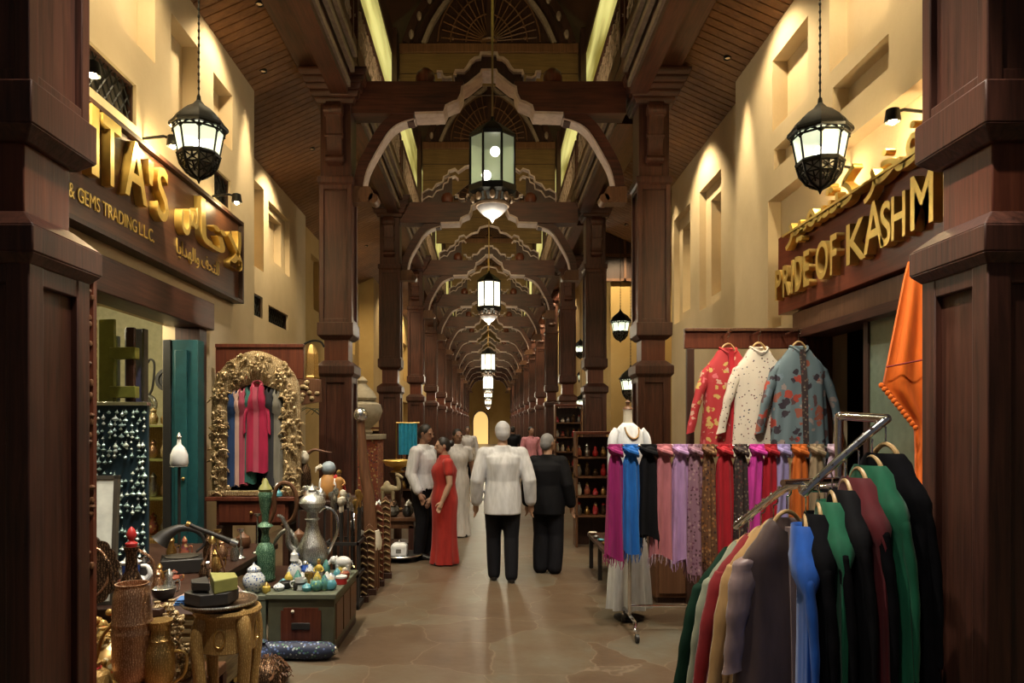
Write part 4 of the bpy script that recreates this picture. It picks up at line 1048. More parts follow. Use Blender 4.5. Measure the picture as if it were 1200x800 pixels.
vessel('yellow_pot', 'small yellow pot beside the blue and white ginger jar', 'pot', (-1.695,5.50,.44), [(.02,0),(.032,.02),(.03,.05),(.02,.06)], 'yellow_paint', 12, lid=([(.022,.06),(.015,.075),(.003,.085)], 'brass'))
br = thing('brocade_cushion', 'long dark blue brocade bolster lying at the foot of the olive chest', 'cushion', (-1.44,5.30,0))
L = [(-.36+.045*k, .006*math.sin(k), .068) for k in range(16)]
MB().tube(L, [.03,.058,.064]+[.065]*10+[.064,.058,.03], 16).build('bolster', M['blue_brocade'], br)
for s in (-.36,.315): MB().sphere((s,0,.068), (.016,.03,.03), 8, 6).build('end_button', M['silver'], br)
fb = thing('woven_basket', 'shaggy brown basket on the floor by the stool leg, cut by the bottom edge', 'basket', (-1.46,4.78,0))
MB().lathe([(.10,0),(.13,.03),(.125,.10),(.09,.15),(.03,.18)], 18).build('bowl', M['bronze'], fb)
mb = MB(); random.seed(13)
for k in range(150):
    a = random.random()*2*PI; r = .13*random.random()**.5; z = .05+.13*(1-(r/.13)**2)
    p = Vector((r*math.cos(a), r*math.sin(a), z)); mb.tube([p, p+Vector((math.cos(a)*.02, math.sin(a)*.02, .02)), p+Vector((math.cos(a)*.035, math.sin(a)*.035, .005))], .004, 4)
mb.build('fringe', M['brown_wood'], fb)
vessel('black_vase_pair', 'glossy dark blue vase on the floor behind the stool legs', 'vase', (-1.58,4.98,0), [(.05,0),(.08,.05),(.085,.13),(.05,.19),(.035,.21),(.05,.23)], 'blue_brocade', 16, foot=([(.05,-.0),(.056,.006),(.05,.012)], 'silver'))

# ---- low dark table with hookah, horns
lt2 = thing('low_table', 'low dark table behind the olive chest carrying the green hookah', 'table', (-1.80,6.55,0))
MB().box(-.26,.12,-.45,.45,.32,.36).build('tabletop', M['deep_wood'], lt2, bev=.006)
for x in (-.24,.06):
    for y in (-.42,.38): MB().box(x,x+.05,y,y+.05,0,.32).build('leg', M['deep_wood'], lt2, bev=.004)
hk = vessel('hookah', 'tall green enamelled hookah with a coiled brown hose', 'hookah', (C(311,6.3),6.3,.36),
  [(.075,0),(.085,.01),(.088,.03),(.08,.05),(.085,.10),(.085,.26),(.07,.31),(.04,.34)], 'green_enamel', 20,
  neck=([(.035,.34),(.04,.36),(.03,.40),(.032,.44),(.05,.47),(.07,.48),(.05,.50),(.03,.52),(.032,.58),(.045,.64),(.055,.72),(.06,.76),(.05,.78)], 'green_enamel'),
  lid=([(.05,.78),(.06,.80),(.045,.83),(.03,.85),(.02,.88),(.003,.90)], 'lime_box'),
  handle=([(.03,0,.50),(.08,-.01,.62),(.09,-.02,.78),(.16,-.03,.86),(.25,-.03,.82),(.28,-.02,.68),(.24,0,.55),(.14,.02,.48)], .018, 'brown_wood'))
hr = thing('brass_horn', 'curved silver horn standing behind the hookah', 'horn', (C(338,6.45),6.45,.36))
L = smooth_line([(.06,0,0),(.075,0,.16),(.06,0,.32),(.0,0,.42),(-.08,0,.38),(-.14,0,.28)],5); n = len(L)-1
MB().tube(L, [.012+.03*(1-i/n) for i in range(n+1)], 12).build('horn', M['silver_chased'], hr)
MB().lathe([(.05,0),(.055,.012),(.03,.03)], 14, (.06,0,0)).build('base', M['brass'], hr)
for k, (x, y, lb) in enumerate(((C(285,6.6),6.6,'round wooden knob finial lying beside the hookah'),(C(350,6.8),6.8,'round wooden knob finial between the horn and the coffee pot'))):
    t = thing('wooden_finial', lb, 'finial', (x,y,.36), group='wooden finials behind the chest')
    MB().lathe([(.05,0),(.055,.02),(.02,.06),(.02,.20),(.05,.24),(.07,.29),(.06,.34),(.02,.37),(.004,.39)], 16).build('turning', M['brown_wood'], t)
    MB().lathe([(.021,.10),(.03,.115),(.021,.13)], 14).build('ring', M['brass'], t)

# ---- dark cabinet with figurines on top, canes in front of it
cb = thing('dark_cabinet', 'black lacquered cabinet topped with figurines beyond the olive chest', 'cabinet', (-1.62,7.45,0))
MB().box(-.28,.26,-.28,.30,0,.93).build('body', M['black_lacquer'], cb, bev=.008)
MB().box(-.31,.29,-.31,.33,.93,.97).build('top', M['deep_wood'], cb, bev=.006)
for x in (-.26,.0):
    dr = MB().box(x,x+.24,-.295,-.28,.08,.88).build('door', M['deep_wood'], cb, bev=.006)
    MB().sphere((.0+(.215 if x < 0 else .03)+x,-.31,.5), .014, 8, 6).build('knob', M['brass'], dr)
zt = .97
plain('blue_grey', (.22,.27,.31), .5); plain('ochre_paint', (.34,.16,.04), .6)
t = thing('parrot_figurine', 'painted bird figurine with grey blue head and orange body on the cabinet', 'figurine', (C(385,7.35),7.35,zt))
MB().lathe([(.07,0),(.085,.02),(.10,.10),(.085,.20),(.05,.25)], 14).build('body', M['ochre_paint'], t)
MB().sphere((0,0,.31), (.075,.07,.075), 12, 8).build('head', M['blue_grey'], t)
MB().tube([(-.06,-.03,.33),(-.11,-.05,.31),(-.12,-.05,.27)], [.03,.02,.004], 8).build('beak', M['ivory'], t)
MB().tube([(.05,0,.22),(.13,0,.16),(.17,0,.08)], [.04,.035,.01], 8).build('tail', M['red_paint'], t)
for s in (-1,1): MB().sphere((s*.07,-.02,.13), (.025,.05,.09), 8, 6).build('wing', M['white_enamel'], t)
t = thing('horned_figurine', 'dark figurine with long swept horns on the black cabinet', 'figurine', (C(357,7.4),7.4,zt))
MB().lathe([(.06,0),(.07,.02),(.04,.08),(.07,.18),(.06,.30),(.03,.36)], 12).build('body', M['bronze'], t)
MB().sphere((0,-.01,.42), (.05,.06,.07), 10, 8).build('head', M['ivory'], t)
for s in (-1,1): MB().tube(smooth_line([(s*.03,0,.46),(s*.10,0,.50),(s*.2,0,.48),(s*.28,0,.47)],4), [.022-.019*i/12 for i in range(13)], 8).build('horn', M['brown_wood'], t)
elephant('small grey elephant figurine on the cabinet under the horned figurine', (C(366,7.25),7.25,zt), .16, 'silver', PI)
figurine('small orange robed figurine on the cabinet beside the painted bird', (C(397,7.3),7.32,zt), .30, 'ochre_paint','brown_wood','brass')
vessel('silver_jar', 'squat silver jar at the front edge of the black cabinet', 'jar', (C(376,7.2),7.2,zt), [(.03,0),(.05,.02),(.055,.06),(.035,.09)], 'silver_chased', 14, lid=([(.037,.09),(.025,.11),(.003,.13)], 'silver'))
vessel('white_jug', 'small white jug at the front edge of the black cabinet', 'jug', (C(366,7.12)-.02,7.16,zt), [(.03,0),(.05,.02),(.05,.08),(.03,.12),(.035,.14)], 'white_enamel', 14, handle=([(.05,0,.10),(.08,0,.09),(.075,0,.04),(.05,0,.03)], .006, 'white_enamel'))
# cane stand
cn = thing('cane_stand', 'dark stand holding silver topped walking canes', 'stand', (-1.36,6.85,0))
MB().box(-.17,.15,-.14,.22,0,.05).build('base', M['black_lacquer'], cn, bev=.006)
for z in (.30,.60):
    mb = MB()
    for q in ((-.17,.15,-.14,-.12),(-.17,.15,.20,.22),(-.17,-.15,-.14,.22),(.13,.15,-.14,.22)): mb.box(*q,z,z+.03)
    mb.build('rail', M['black_lacquer'], cn, smooth=False)
for x in (-.17,.13):
    for y in (-.14,.20): MB().box(x,x+.02,y,y+.02,0,.62).build('post', M['black_lacquer'], cn, smooth=False)
random.seed(17)
tops = ['silver knob', 'ivory ball', 'hooked silver', 'animal head']
canes = []
for k in range(12):
    x, y = -1.48+(k % 4)*.075+random.uniform(-.01,.01), 6.79+(k//4)*.10
    lb = '%s cane in the dark stand, %s in the %s row' % (['silver knobbed','ivory topped','silver ringed','brass topped'][k % 4], ['first','second','third','last'][k % 4], ['front','middle','back'][k//4])
    t = thing('walking_cane', lb, 'cane', (x,y,.05), group='walking canes in the dark stand')
    hgt = random.uniform(.88,.98)
    MB().tube([(0,0,0),(0,0,hgt)], [.008,.011], 8).build('shaft', M['black_lacquer' if k % 3 else 'brown_wood'], t)
    mt = ['silver_chased','ivory','silver','brass'][k % 4]
    MB().lathe([(.012,hgt-.06),(.016,hgt-.04),(.014,hgt),(.022,hgt+.01),(.034,hgt+.045),(.026,hgt+.075),(.004,hgt+.085)], 12).build('knob', M[mt], t)
# carved wooden boards leaning beside
def carved_board(label, loc, w, h, mat, tilt=0):
    t = thing('carved_board', label, 'board', loc, group='carved wooden boards standing at the aisle'); t.rotation_euler = (tilt, 0, .1)
    MB().prism([(-w/2,0),(w/2,0),(w/2,h*.86),(w*.3,h*.95),(0,h),(-w*.3,h*.95),(-w/2,h*.86)], -.02,.02).build('panel', M[mat], t, bev=.005)
    mb = MB(); n = int(h/.07)
    for k in range(1, n): mb.tube([(-.38*w,-.022,k*.07),(0,-.03,k*.07+.03),(.38*w,-.022,k*.07)], .012, 5)
    mb.build('carved_groove', M['striped_wood'], t)
    MB().box(-w*.6,w*.6,-.06,.06,0,.06).build('foot', M['deep_wood'], t, bev=.004)
    return t
for k, (x, y, w, h, m, lb) in enumerate(((C(432,7.3),7.35,.12,.72,'brown_wood','nearest carved brown board standing beside the cane stand'), (C(442,7.7),7.75,.12,.88,'red_wood','middle carved red board standing beside the cane stand'), (C(451,8.1),8.15,.12,.92,'brown_wood','farthest carved brown board standing beside the cane stand'), (C(424,7.0),7.05,.10,.66,'deep_wood','dark carved board standing next to the walking canes'))):
    carved_board(lb, (x,y,0), w, h, m)
# tall wooden staff with silver ball, white lamp-like base
t = thing('wooden_giraffe', 'tall slim carved wooden giraffe with a shiny silver ball head', 'carving', (C(434,7.55)-.06,7.58,0))
L = smooth_line([(.05,0,.60),(.04,0,.95),(0,0,1.2),(-.03,0,1.5),(-.045,0,1.78)],5); n = len(L)-1
MB().tube(L, [.085-.045*(i/n)**.6 for i in range(n+1)], 12).build('neck', M['brown_wood'], t)
MB().sphere((-.045,-.01,1.83), (.075,.075,.075), 14, 10).build('head', M['silver'], t)
MB().lathe([(.12,.42),(.13,.5),(.10,.62)], 14, (.05,0,0)).build('body', M['ivory'], t)
for x in (-.02,.12):
    for y in (-.06,.06): MB().lathe([(.025,0),(.022,.05),(.03,.45)], 8, (x,y,0)).build('leg', M['brown_wood'], t)
vessel('silver_finial_jar', 'pale silver jar between the canes and the wooden giraffe', 'jar', (C(415,7.15),7.15,.97-.97+.68), [(.03,0),(.05,.02),(.05,.08),(.02,.12)], 'silver_chased', 12, lid=([(.022,.12),(.03,.14),(.003,.17)], 'silver'))
pd = thing('slim_pedestal', 'slim dark pedestal under the pale silver jar', 'pedestal', (C(415,7.15),7.15,0))
MB().lathe([(.07,0),(.075,.03),(.03,.06),(.025,.58),(.06,.65),(.065,.68)], 12).build('column', M['deep_wood'], pd)
MB().lathe([(.026,.30),(.04,.32),(.026,.34)], 12).build('ring', M['brass'], pd)

# ---- goods further on: dark table with camel, gold dish, urn, tray with white box
ft = thing('goods_table', 'brown table with dark pots beside the second pillar', 'table', (-1.35,9.75,0))
MB().box(-.40,.40,-.3,.3,.46,.51).build('tabletop', M['brown_wood'], ft, bev=.006)
MB().box(-.36,.36,-.26,.26,.36,.46).build('drawer_case', M['brown_wood'], ft, bev=.006)
for x in (-.36,.29):
    for y in (-.26,.19): MB().box(x,x+.07,y,y+.07,0,.4).build('leg', M['dark_wood'], ft, bev=.004)
random.seed(23)
for k in range(8):
    x, y = -1.68+(k % 4)*.20, 9.54+(k//4)*.20
    r = random.uniform(.06,.085)
    vessel('dark_pot', 'dark metal pot, %s in the %s row on the brown table' % (['first','second','third','last'][k % 4], ['front','back'][k//4]), 'pot', (x,y,.51), [(r*.6,0),(r,.03),(r*1.05,.08),(r*.6,.13),(r*.7,.15),(r*.6,.15)], ['black_lacquer','bronze','plaque_dark','black_lacquer'][k % 4], 14, lid=([(r*.7,.15),(r*.4,.18),(.004,.21)], 'silver_chased' if k % 2 else 'bronze'), group='dark pots on the brown table')
cm = thing('camel_figurine', 'beige camel figurine with raised head behind the dark pots', 'figurine', (C(455,9.97),9.96,.51), 0, scale=.5)
mt = M['camel_paint']
MB().sphere((0,0,.66), (.22,.12,.13), 14, 10).build('body', mt, cm)
MB().lathe([(.12,.72),(.09,.82),(.03,.88)], 12, (-.03,0,0)).build('hump', mt, cm)
L = smooth_line([(.18,0,.66),(.28,0,.68),(.29,0,.84),(.24,0,1.0)],4)
MB().tube(L, [.08-.035*i/12 for i in range(13)], 10).build('neck', mt, cm)
MB().tube([(.20,0,1.04),(.26,0,1.05),(.34,0,1.01),(.40,0,.97)], [.04,.06,.045,.03], 10).build('head', mt, cm)
for s in (-1,1): MB().tube([(.22,s*.03,1.07),(.20,s*.05,1.13)], [.016,.004], 6).build('ear', mt, cm)
for x in (-.15,.13):
    for s in (-1,1): MB().tube([(x,s*.07,.6),(x+.01,s*.07,.3),(x,s*.07,.02)], [.05,.028,.034], 8).build('leg', mt, cm)
vessel('gold_dish', 'wide gold filigree dish on a stand behind the camel', 'dish', (C(466,10.4),10.4,1.08), [(.05,0),(.06,.02),(.17,.06),(.22,.13),(.21,.14),(.15,.10),(.0,.06)], 'gold_paint', 24, foot=([(.10,-.04),(.10,-.02),(.04,.0)], 'brass'))
dst = thing('dish_stand', 'dark wooden stand carrying the wide gold dish', 'stand', (C(466,10.4),10.4,0))
MB().lathe([(.18,0),(.19,.04),(.06,.09),(.05,.9),(.12,1.0),(.13,1.04)], 14).build('column', M['deep_wood'], dst)
MB().lathe([(.051,.5),(.07,.52),(.051,.54)], 14).build('ring', M['brass'], dst)
ty = thing('floor_tray', 'low black tray stand on the floor by the man in the white shirt', 'tray', (C(470,9.2),9.2,0))
MB().lathe([(.12,0),(.13,.02),(.10,.03),(.24,.05),(.27,.08),(.25,.08),(.0,.06)], 24).build('dish', M['black_lacquer'], ty)
MB().tube([(.265*math.cos(2*PI*j/30), .265*math.sin(2*PI*j/30), .08) for j in range(30)], .008, 5, True).build('rim', M['silver'], ty)
wb = thing('white_box', 'white lidded box with a grey emblem sitting on the black floor tray', 'box', (C(468,9.2),9.2,.062))
MB().box(-.10,.10,-.08,.08,0,.13).build('body', M['white_enamel'], wb, bev=.012)
MB().frustum(.13,.16,.10,.08,.06,.05).build('lid', M['white_enamel'], wb, bev=.006)
MB().sphere((0,0,.175), .02, 8, 6).build('knob', M['silver'], wb)
MB().box(-.035,.03,-.083,-.079,.04,.09).build('emblem', M['silver'], wb, smooth=False)
# urn on pedestal, carved chest tower behind first pillar
pd = thing('stone_pedestal', 'square carved pedestal behind the first pillar, carrying the stone urn', 'pedestal', (-1.98,11.2,0))
MB().box(-.30,.30,-.3,.3,0,1.50).build('block', M['patchwork'], pd, bev=.01)
MB().box(-.34,.34,-.34,.34,1.50,1.58).build('cap', M['stone'], pd, bev=.008)
MB().box(-.33,.33,-.33,.33,0,.10).build('plinth', M['stone'], pd, bev=.008)
vessel('stone_urn', 'large lidded stone urn on the carved pedestal', 'urn', (-1.96,11.2,1.58), [(.14,0),(.16,.04),(.12,.08),(.26,.22),(.31,.36),(.28,.46),(.16,.52)], 'stone', 24, lid=([(.20,.52),(.22,.56),(.17,.66),(.09,.74),(.06,.78),(.08,.83),(.03,.88),(.004,.90)], 'stone'))
pl = thing('potted_palm', 'dark leafed plant behind the stone urn', 'plant', (-2.55,11.95,1.3))
MB().lathe([(.10,-1.3),(.14,-1.2),(.16,0),(.14,.02)], 14).build('pot', M['stone'], pl)
plain('leaf', (.045,.06,.035), .6)
mb = MB()
for k in range(14):
    a = k*2.4; r = .35+.1*math.sin(k*1.7)
    L = smooth_line([(0,0,.0),(.3*r*math.cos(a),.3*r*math.sin(a),.45),(r*math.cos(a),r*math.sin(a),.70),(1.5*r*math.cos(a),1.5*r*math.sin(a),.60)],4)
    R = []
    for i, p in enumerate(L):
        w_ = .035*math.sin(PI*min(1,.1+i/(len(L)-1)))+.002; e = Vector((-math.sin(a),math.cos(a),0))
        R.append([p+e*w_, p+Vector((0,0,.006)), p-e*w_, p-Vector((0,0,.006))])
    mb.rings(R)
mb.build('foliage', M['leaf'], pl)
bc = thing('hanging_cloth', 'turquoise cloth hanging behind the man in the white shirt', 'cloth', (C(478,12.5),12.5,1.20))
R = []
for i in range(10):
    z = .55-.06*i
    R.append([(-.16+.32*j/23, .02*math.sin(j*1.3+.3*i*.2), z) for j in range(24)]+[(-.16+.32*j/23, .012+.02*math.sin(j*1.3+.3*i*.2), z) for j in range(23,-1,-1)])
plain('turquoise_cloth', (.03,.34,.52), .8); MB().rings(R).build('drape', M['turquoise_cloth'], bc)
MB().tube([(-.2,.0,.56),(.2,.0,.56)], .012, 6).build('rod', M['brass'], bc)
MB().tube([(-.2,.0,.56),(-.2,.02,-1.2)], .012, 6).build('post', M['brass'], bc)
# ================================================================== goods of the shawl shop
cloth('magenta_silk', (.30,.012,.14)); cloth('azure_silk', (.01,.14,.52)); cloth('black_silk', (.008,.008,.010)); cloth('salmon_silk', (.48,.16,.19)); cloth('lilac_silk', (.46,.27,.52))
cloth('red_silk', (.42,.008,.02)); cloth('pink_silk', (.58,.04,.34)); cloth('lavender_silk', (.36,.30,.58)); cloth('orange_silk', (.62,.14,.015)); cloth('tan_silk', (.34,.25,.15)); cloth('pale_lilac_silk', (.56,.42,.52)); cloth('white_cotton', (.66,.68,.70))
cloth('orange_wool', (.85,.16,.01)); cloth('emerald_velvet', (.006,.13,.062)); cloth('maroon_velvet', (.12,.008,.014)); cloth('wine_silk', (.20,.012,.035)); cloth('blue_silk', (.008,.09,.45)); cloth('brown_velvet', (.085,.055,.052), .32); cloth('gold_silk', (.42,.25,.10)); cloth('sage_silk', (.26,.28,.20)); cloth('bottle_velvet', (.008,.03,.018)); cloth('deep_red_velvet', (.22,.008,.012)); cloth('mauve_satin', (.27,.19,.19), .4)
spots('paisley_mauve', (.30,.16,.22), [(.16,.05,.10), (.44,.28,.3), (.10,.04,.05)], 34, .34)
spots('paisley_brown', (.16,.07,.03), [(.36,.14,.04), (.05,.02,.015), (.42,.24,.10)], 34, .36)
spots('paisley_dark', (.04,.025,.025), [(.14,.10,.07), (.10,.03,.03), (.2,.16,.12)], 36, .34)
spots('red_embroidery', (.40,.025,.03), [(.55,.30,.22), (.60,.12,.14), (.50,.34,.10)], 15, .33, warp=.10)
spots('white_dotted', (.62,.55,.45), [(.06,.03,.03), (.12,.02,.03), (.05,.05,.08)], 30, .19)
spots('blue_floral', (.12,.17,.19), [(.36,.05,.03), (.28,.08,.05), (.16,.22,.26), (.30,.24,.22), (.10,.05,.05), (.03,.02,.03)], 12, .40, warp=.12)

# ---- scarf rail
sr = thing('scarf_rail', 'chrome garment rail on castors carrying the knotted scarves', 'rail', (0, 6.0, 0))
ZR = 1.545
MB().tube([(.985,0,ZR),(2.90,0,ZR)], .014, 10).build('crossbar', M['chrome'], sr)
for x in (1.17, 2.78):
    MB().tube([(x,0,.14),(x,0,ZR)], .015, 10).build('upright', M['chrome'], sr)
    MB().tube([(x-.02,-.30,.10),(x,-.24,.14),(x,.24,.14),(x+.02,.30,.10)], .014, 8).build('foot_bar', M['chrome'], sr)
    for y in (-.30,.30):
        MB().add(*_cyl_x(0,0,.035,.013)).build('caster', M['black_lacquer'], sr, loc=(x,y,.036))
        MB().tube([(x,y,.036),(x,y*.98,.10)], .01, 6).build('caster_stem', M['chrome'], sr)
MB().tube([(1.17,0,.22),(2.78,0,.22)], .012, 8).build('lower_bar', M['chrome'], sr)

def make_scarf(label, mat, x, d, wpx, ybot, fringe=True, lean=0, seed=0, fr_mat=None):
    """a shawl knotted over the rail; x in pixels"""
    rnd = random.Random(seed*7+1)
    w = wpx*1.22/141.0; L = (ybot-523)/141.0-.02
    t = thing('knotted_scarf', label, 'scarf', ((x-VX)*6.0/FOC, d, ZR), group='scarves knotted on the chrome rail')
    n = 40; R = []; ph = rnd.random()*6; kf = rnd.choice([5,6,7])
    prof = [(-.018,.34,.030),(.01,.40,.036),(.05,.30,.030),(.075,.22,.026),(.10,.27,.030),(.16,.36,.036)]
    for i in range(1, 12):
        q = i/11; prof.append((.16+(L-.16)*q, .36+.14*q, .036+.02*q))
    for dd, hw, hy in prof:
        q = max(0, dd)/L; r = []
        for j in range(n):
            a = 2*PI*j/n
            f = 1+(.26+.22*q)*math.sin(kf*a+ph+.5*math.sin(3*q+ph))
            r.append((hw*w*math.cos(a)*(1+.25*(f-1))+lean*q, hy*math.sin(a)*f, -dd+.03*q*math.sin(2*a+ph)))
        R.append(r)
    MB().rings(R).build('drape', M[mat], t, ang=70)
    k = MB().sphere((0,-.012,-.035), (w*.36,.040,.042), 16, 10); k.tube([(-w*.34,-.012,-.01),(-w*.1,-.05,-.04),(w*.25,-.045,-.06),(w*.34,-.01,-.085)], [.014,.022,.022,.012], 8)
    k.build('knot', M[mat], t)
    if fringe:
        fm = MB()
        for p in R[-1][::2]:
            fm.tube([(p[0],p[1],p[2]+.005), (p[0]+rnd.uniform(-.006,.006),p[1]+rnd.uniform(-.01,.01),p[2]-.035), (p[0]+rnd.uniform(-.012,.012),p[1],p[2]-.07)], [.005,.004,.002], 4)
        fm.build('fringe', M[fr_mat or mat], t)
    return t
SCARVES = [
 ('magenta scarf knotted at the free end of the chrome rail','magenta_silk',721,20,655,0), ('bright azure scarf knotted next to the magenta one','azure_silk',739,21,648,0),
 ('plain black scarf on the rail between the azure and salmon ones','black_silk',760,24,632,0), ('salmon pink scarf with pale fringe next to the plain black one','salmon_silk',778,23,655,-.02),
 ('pale lilac scarf next to the salmon pink one','lilac_silk',797,21,658,0), ('mauve paisley scarf next to the pale lilac one','paisley_mauve',814,19,672,0), ('brown paisley scarf with orange tones on the chrome rail','paisley_brown',830,18,664,0),
 ('bright red scarf next to the brown paisley one','red_silk',849,21,676,0), ('dark grey paisley scarf next to the bright red one','paisley_dark',868,19,664,0), ('hot pink scarf next to the dark grey paisley one','pink_silk',888,22,668,-.08),
 ('second red scarf, just behind the hot pink one','red_silk',903,20,676,-.02), ('lavender blue scarf next to the second red one','lavender_silk',917,19,664,-.05), ('orange scarf knotted on the chrome rail','orange_silk',937,21,672,0),
 ('tan scarf next to the orange one','tan_silk',957,19,664,0), ('very pale lilac scarf behind the upright of the near clothes rack','pale_lilac_silk',978,20,668,0)]
for k, (lb, m, x, w_, yb, ln) in enumerate(SCARVES):
    make_scarf(lb, m, x, 6.0, w_, yb, lean=ln, seed=k, fr_mat='pale_lilac_silk' if m == 'salmon_silk' else None)

# ---- mannequin in white
mn = thing('mannequin', 'headless mannequin in a long white embroidered dress behind the scarf rail', 'mannequin', (1.245, 6.42, 0), .3, scale=(.80,.85,1))
def loft(mb, prof, n=32, pl=None, cx=0, cy=0):
    R = []
    for z, hx, hy, ox in prof:
        r = []
        for j in range(n):
            a = 2*PI*j/n; f = 1
            if pl: f += pl[0]*max(0, pl[1]-z)*math.sin(pl[2]*a+z*1.3)
            r.append((cx+ox+hx*math.cos(a)*f, cy+hy*math.sin(a)*f, z))
        R.append(r)
    return mb.rings(R)
loft(MB(), [(.10,.235,.17,0),(.35,.22,.16,0),(.7,.19,.14,0),(1.0,.165,.12,0),(1.22,.125,.10,0),(1.40,.14,.115,0),(1.52,.165,.12,0),(1.60,.175,.10,0),(1.66,.165,.085,0),(1.71,.11,.07,-.01),(1.74,.06,.055,-.015)], 44, (.16,1.3,9)).build('dress', M['white_cotton'], mn, ang=70)
for s in (-1,1):
    L = smooth_line([(s*.15,0,1.66),(s*.20,-.01,1.60),(s*.22,-.02,1.42),(s*.215,-.03,1.15)],4); n = len(L)-1
    MB().tube(L, [.052-.004*math.sin(i) for i in range(n+1)], 12).build('sleeve', M['white_cotton'], mn)
MB().lathe([(.055,0),(.05,.05),(.048,.12),(.055,.14)], 16, (-.015,0,1.72)).build('neck', M['ivory'], mn)
MB().lathe([(.057,0),(.05,.015),(.02,.03),(.018,.05),(.028,.065),(.004,.085)], 14, (-.015,0,1.86)).build('neck_cap', M['brown_wood'], mn)
def _dress_y(x, z):
    hx, hy = 0.11+(1.71-z)/.11*.065, .07+(1.71-z)/.11*.030
    return -hy*math.sqrt(max(0, 1-(x/hx)**2))-.010
nk = MB().tube([(x, _dress_y(x, z), z) for x, z in [(.085*math.cos(q_), 1.70-.10*abs(math.sin(q_))) for q_ in [PI+k*PI/14 for k in range(15)]]], .009, 6)
nk.build('neckline_trim', M['gold_silk'], mn)
MB().lathe([(.16,0),(.165,.02),(.03,.04),(.02,.07),(.02,.14)], 18).build('stand', M['black_lacquer'], mn)

# ---- shirts over the rail on a wooden board
hb = thing('hanging_board', 'reddish wooden board with pegs for the three shirts', 'board', (0, 6.78, 0))
MB().box(1.84,2.96,0,.05,2.44,2.60).build('panel', M['red_wood'], hb, bev=.006)
MB().box(1.84,2.96,-.02,.06,2.60,2.63).build('cap_rail', M['brown_wood'], hb, bev=.004)
MB().box(1.86,1.93,0,.05,0,2.44).build('post', M['deep_wood'], hb, bev=.004)
for x in (2.19,2.45,2.75): MB().tube([(x,0,2.555),(x,-.26,2.575)], .008, 6).build('peg', M['chrome'], hb)
SH = [('red_shirt','red embroidered shirt on a hanger, first of the three hung over the scarves','red_embroidery',853,6.66,.46,3),('dotted_shirt','cream shirt with small dark dots, middle one of the three over the scarves','white_dotted',889,6.58,.46,5),('floral_shirt','grey blue shirt with red flowers, last of the three over the scarves','blue_floral',936,6.50,.50,7)]
for nm, lb, m, x, d, w_, sd_ in SH:
    X = (x-VX)*d/FOC
    g = make_garment(nm, lb, 'shirt', m, w=w_, L=1.0, depth=.17, flare=1.12, sleeve=.60, sleeve_r=.064, sleeve_out=.15, folds=5, amp=.16, collar=m, trim={'red_shirt':'red_silk','floral_shirt':'paisley_dark'}.get(nm), seed=sd_)
    g.location = (X, d, 2.565); g.rotation_euler = (0, 0, .12)
    h = make_hanger('pale wooden hanger holding the %s' % {'red_shirt':'red embroidered shirt','dotted_shirt':'cream dotted shirt','floral_shirt':'grey blue floral shirt'}[nm], .38); h.location = (X, d, 2.575); h.rotation_euler = (0,0,.12)

# ---- near chrome rack
rk = thing('clothes_rack', 'chrome rack with two sloping arms of dark garments by the near pillar', 'rack', (0,0,0))
J, K = Vector((1.60,2.90,1.745)), Vector((1.60,3.30,1.765))
A1 = [J, Vector((1.50,2.91,1.66)), Vector((1.36,2.92,1.53)), Vector((1.27,2.93,1.435))]
A2 = [Vector((1.40,3.12,1.455)), Vector((1.37,3.2,1.455)), Vector((1.335,3.32,1.41)), Vector((1.265,3.70,1.20))]
MB().tube(smooth_line([Vector((1.60,3.30,.12)),Vector((1.60,3.30,1.2)),K-Vector((0,0,.05)),K-Vector((0,.03,.008)),(J+K)/2,J],5), .019, 12).build('frame', M['chrome'], rk)
MB().tube(A1, .017, 12).build('arm', M['chrome'], rk)
MB().tube(smooth_line(A2,5), .017, 12).build('arm', M['chrome'], rk)
MB().tube([Vector((1.27,3.12,1.47)),Vector((1.60,3.30,1.47))], .015, 10).build('crossbar', M['chrome'], rk)
MB().tube([Vector((1.29,3.0,1.455)),Vector((1.44,3.0,1.455))], .016, 10).build('end_sleeve', M['chrome'], rk)
for f in range(7):
    p = A2[2].lerp(A2[3], f/6); MB().sphere(p+Vector((0,0,.022)), .009, 6, 5).build('stud', M['chrome'], rk)
for f in range(6):
    p = A1[0].lerp(A1[3], .12+f/6.5); MB().sphere(p+Vector((0,0,.022)), .009, 6, 5).build('stud', M['chrome'], rk)
for a in (-.35,.35): MB().tube([(1.60,3.30,.12),(1.60+a,3.30,.08)], .018, 8).build('foot_bar', M['chrome'], rk)
for a in (-.35,.35): MB().tube([(1.60,3.30,.12),(1.60,3.30+a,.08)], .018, 8).build('foot_bar', M['chrome'], rk)
for a, b2 in ((-.35,0),(.35,0),(0,-.35),(0,.35)): MB().sphere((1.60+a,3.30+b2,.045), .04, 10, 8).build('caster', M['black_lacquer'], rk)

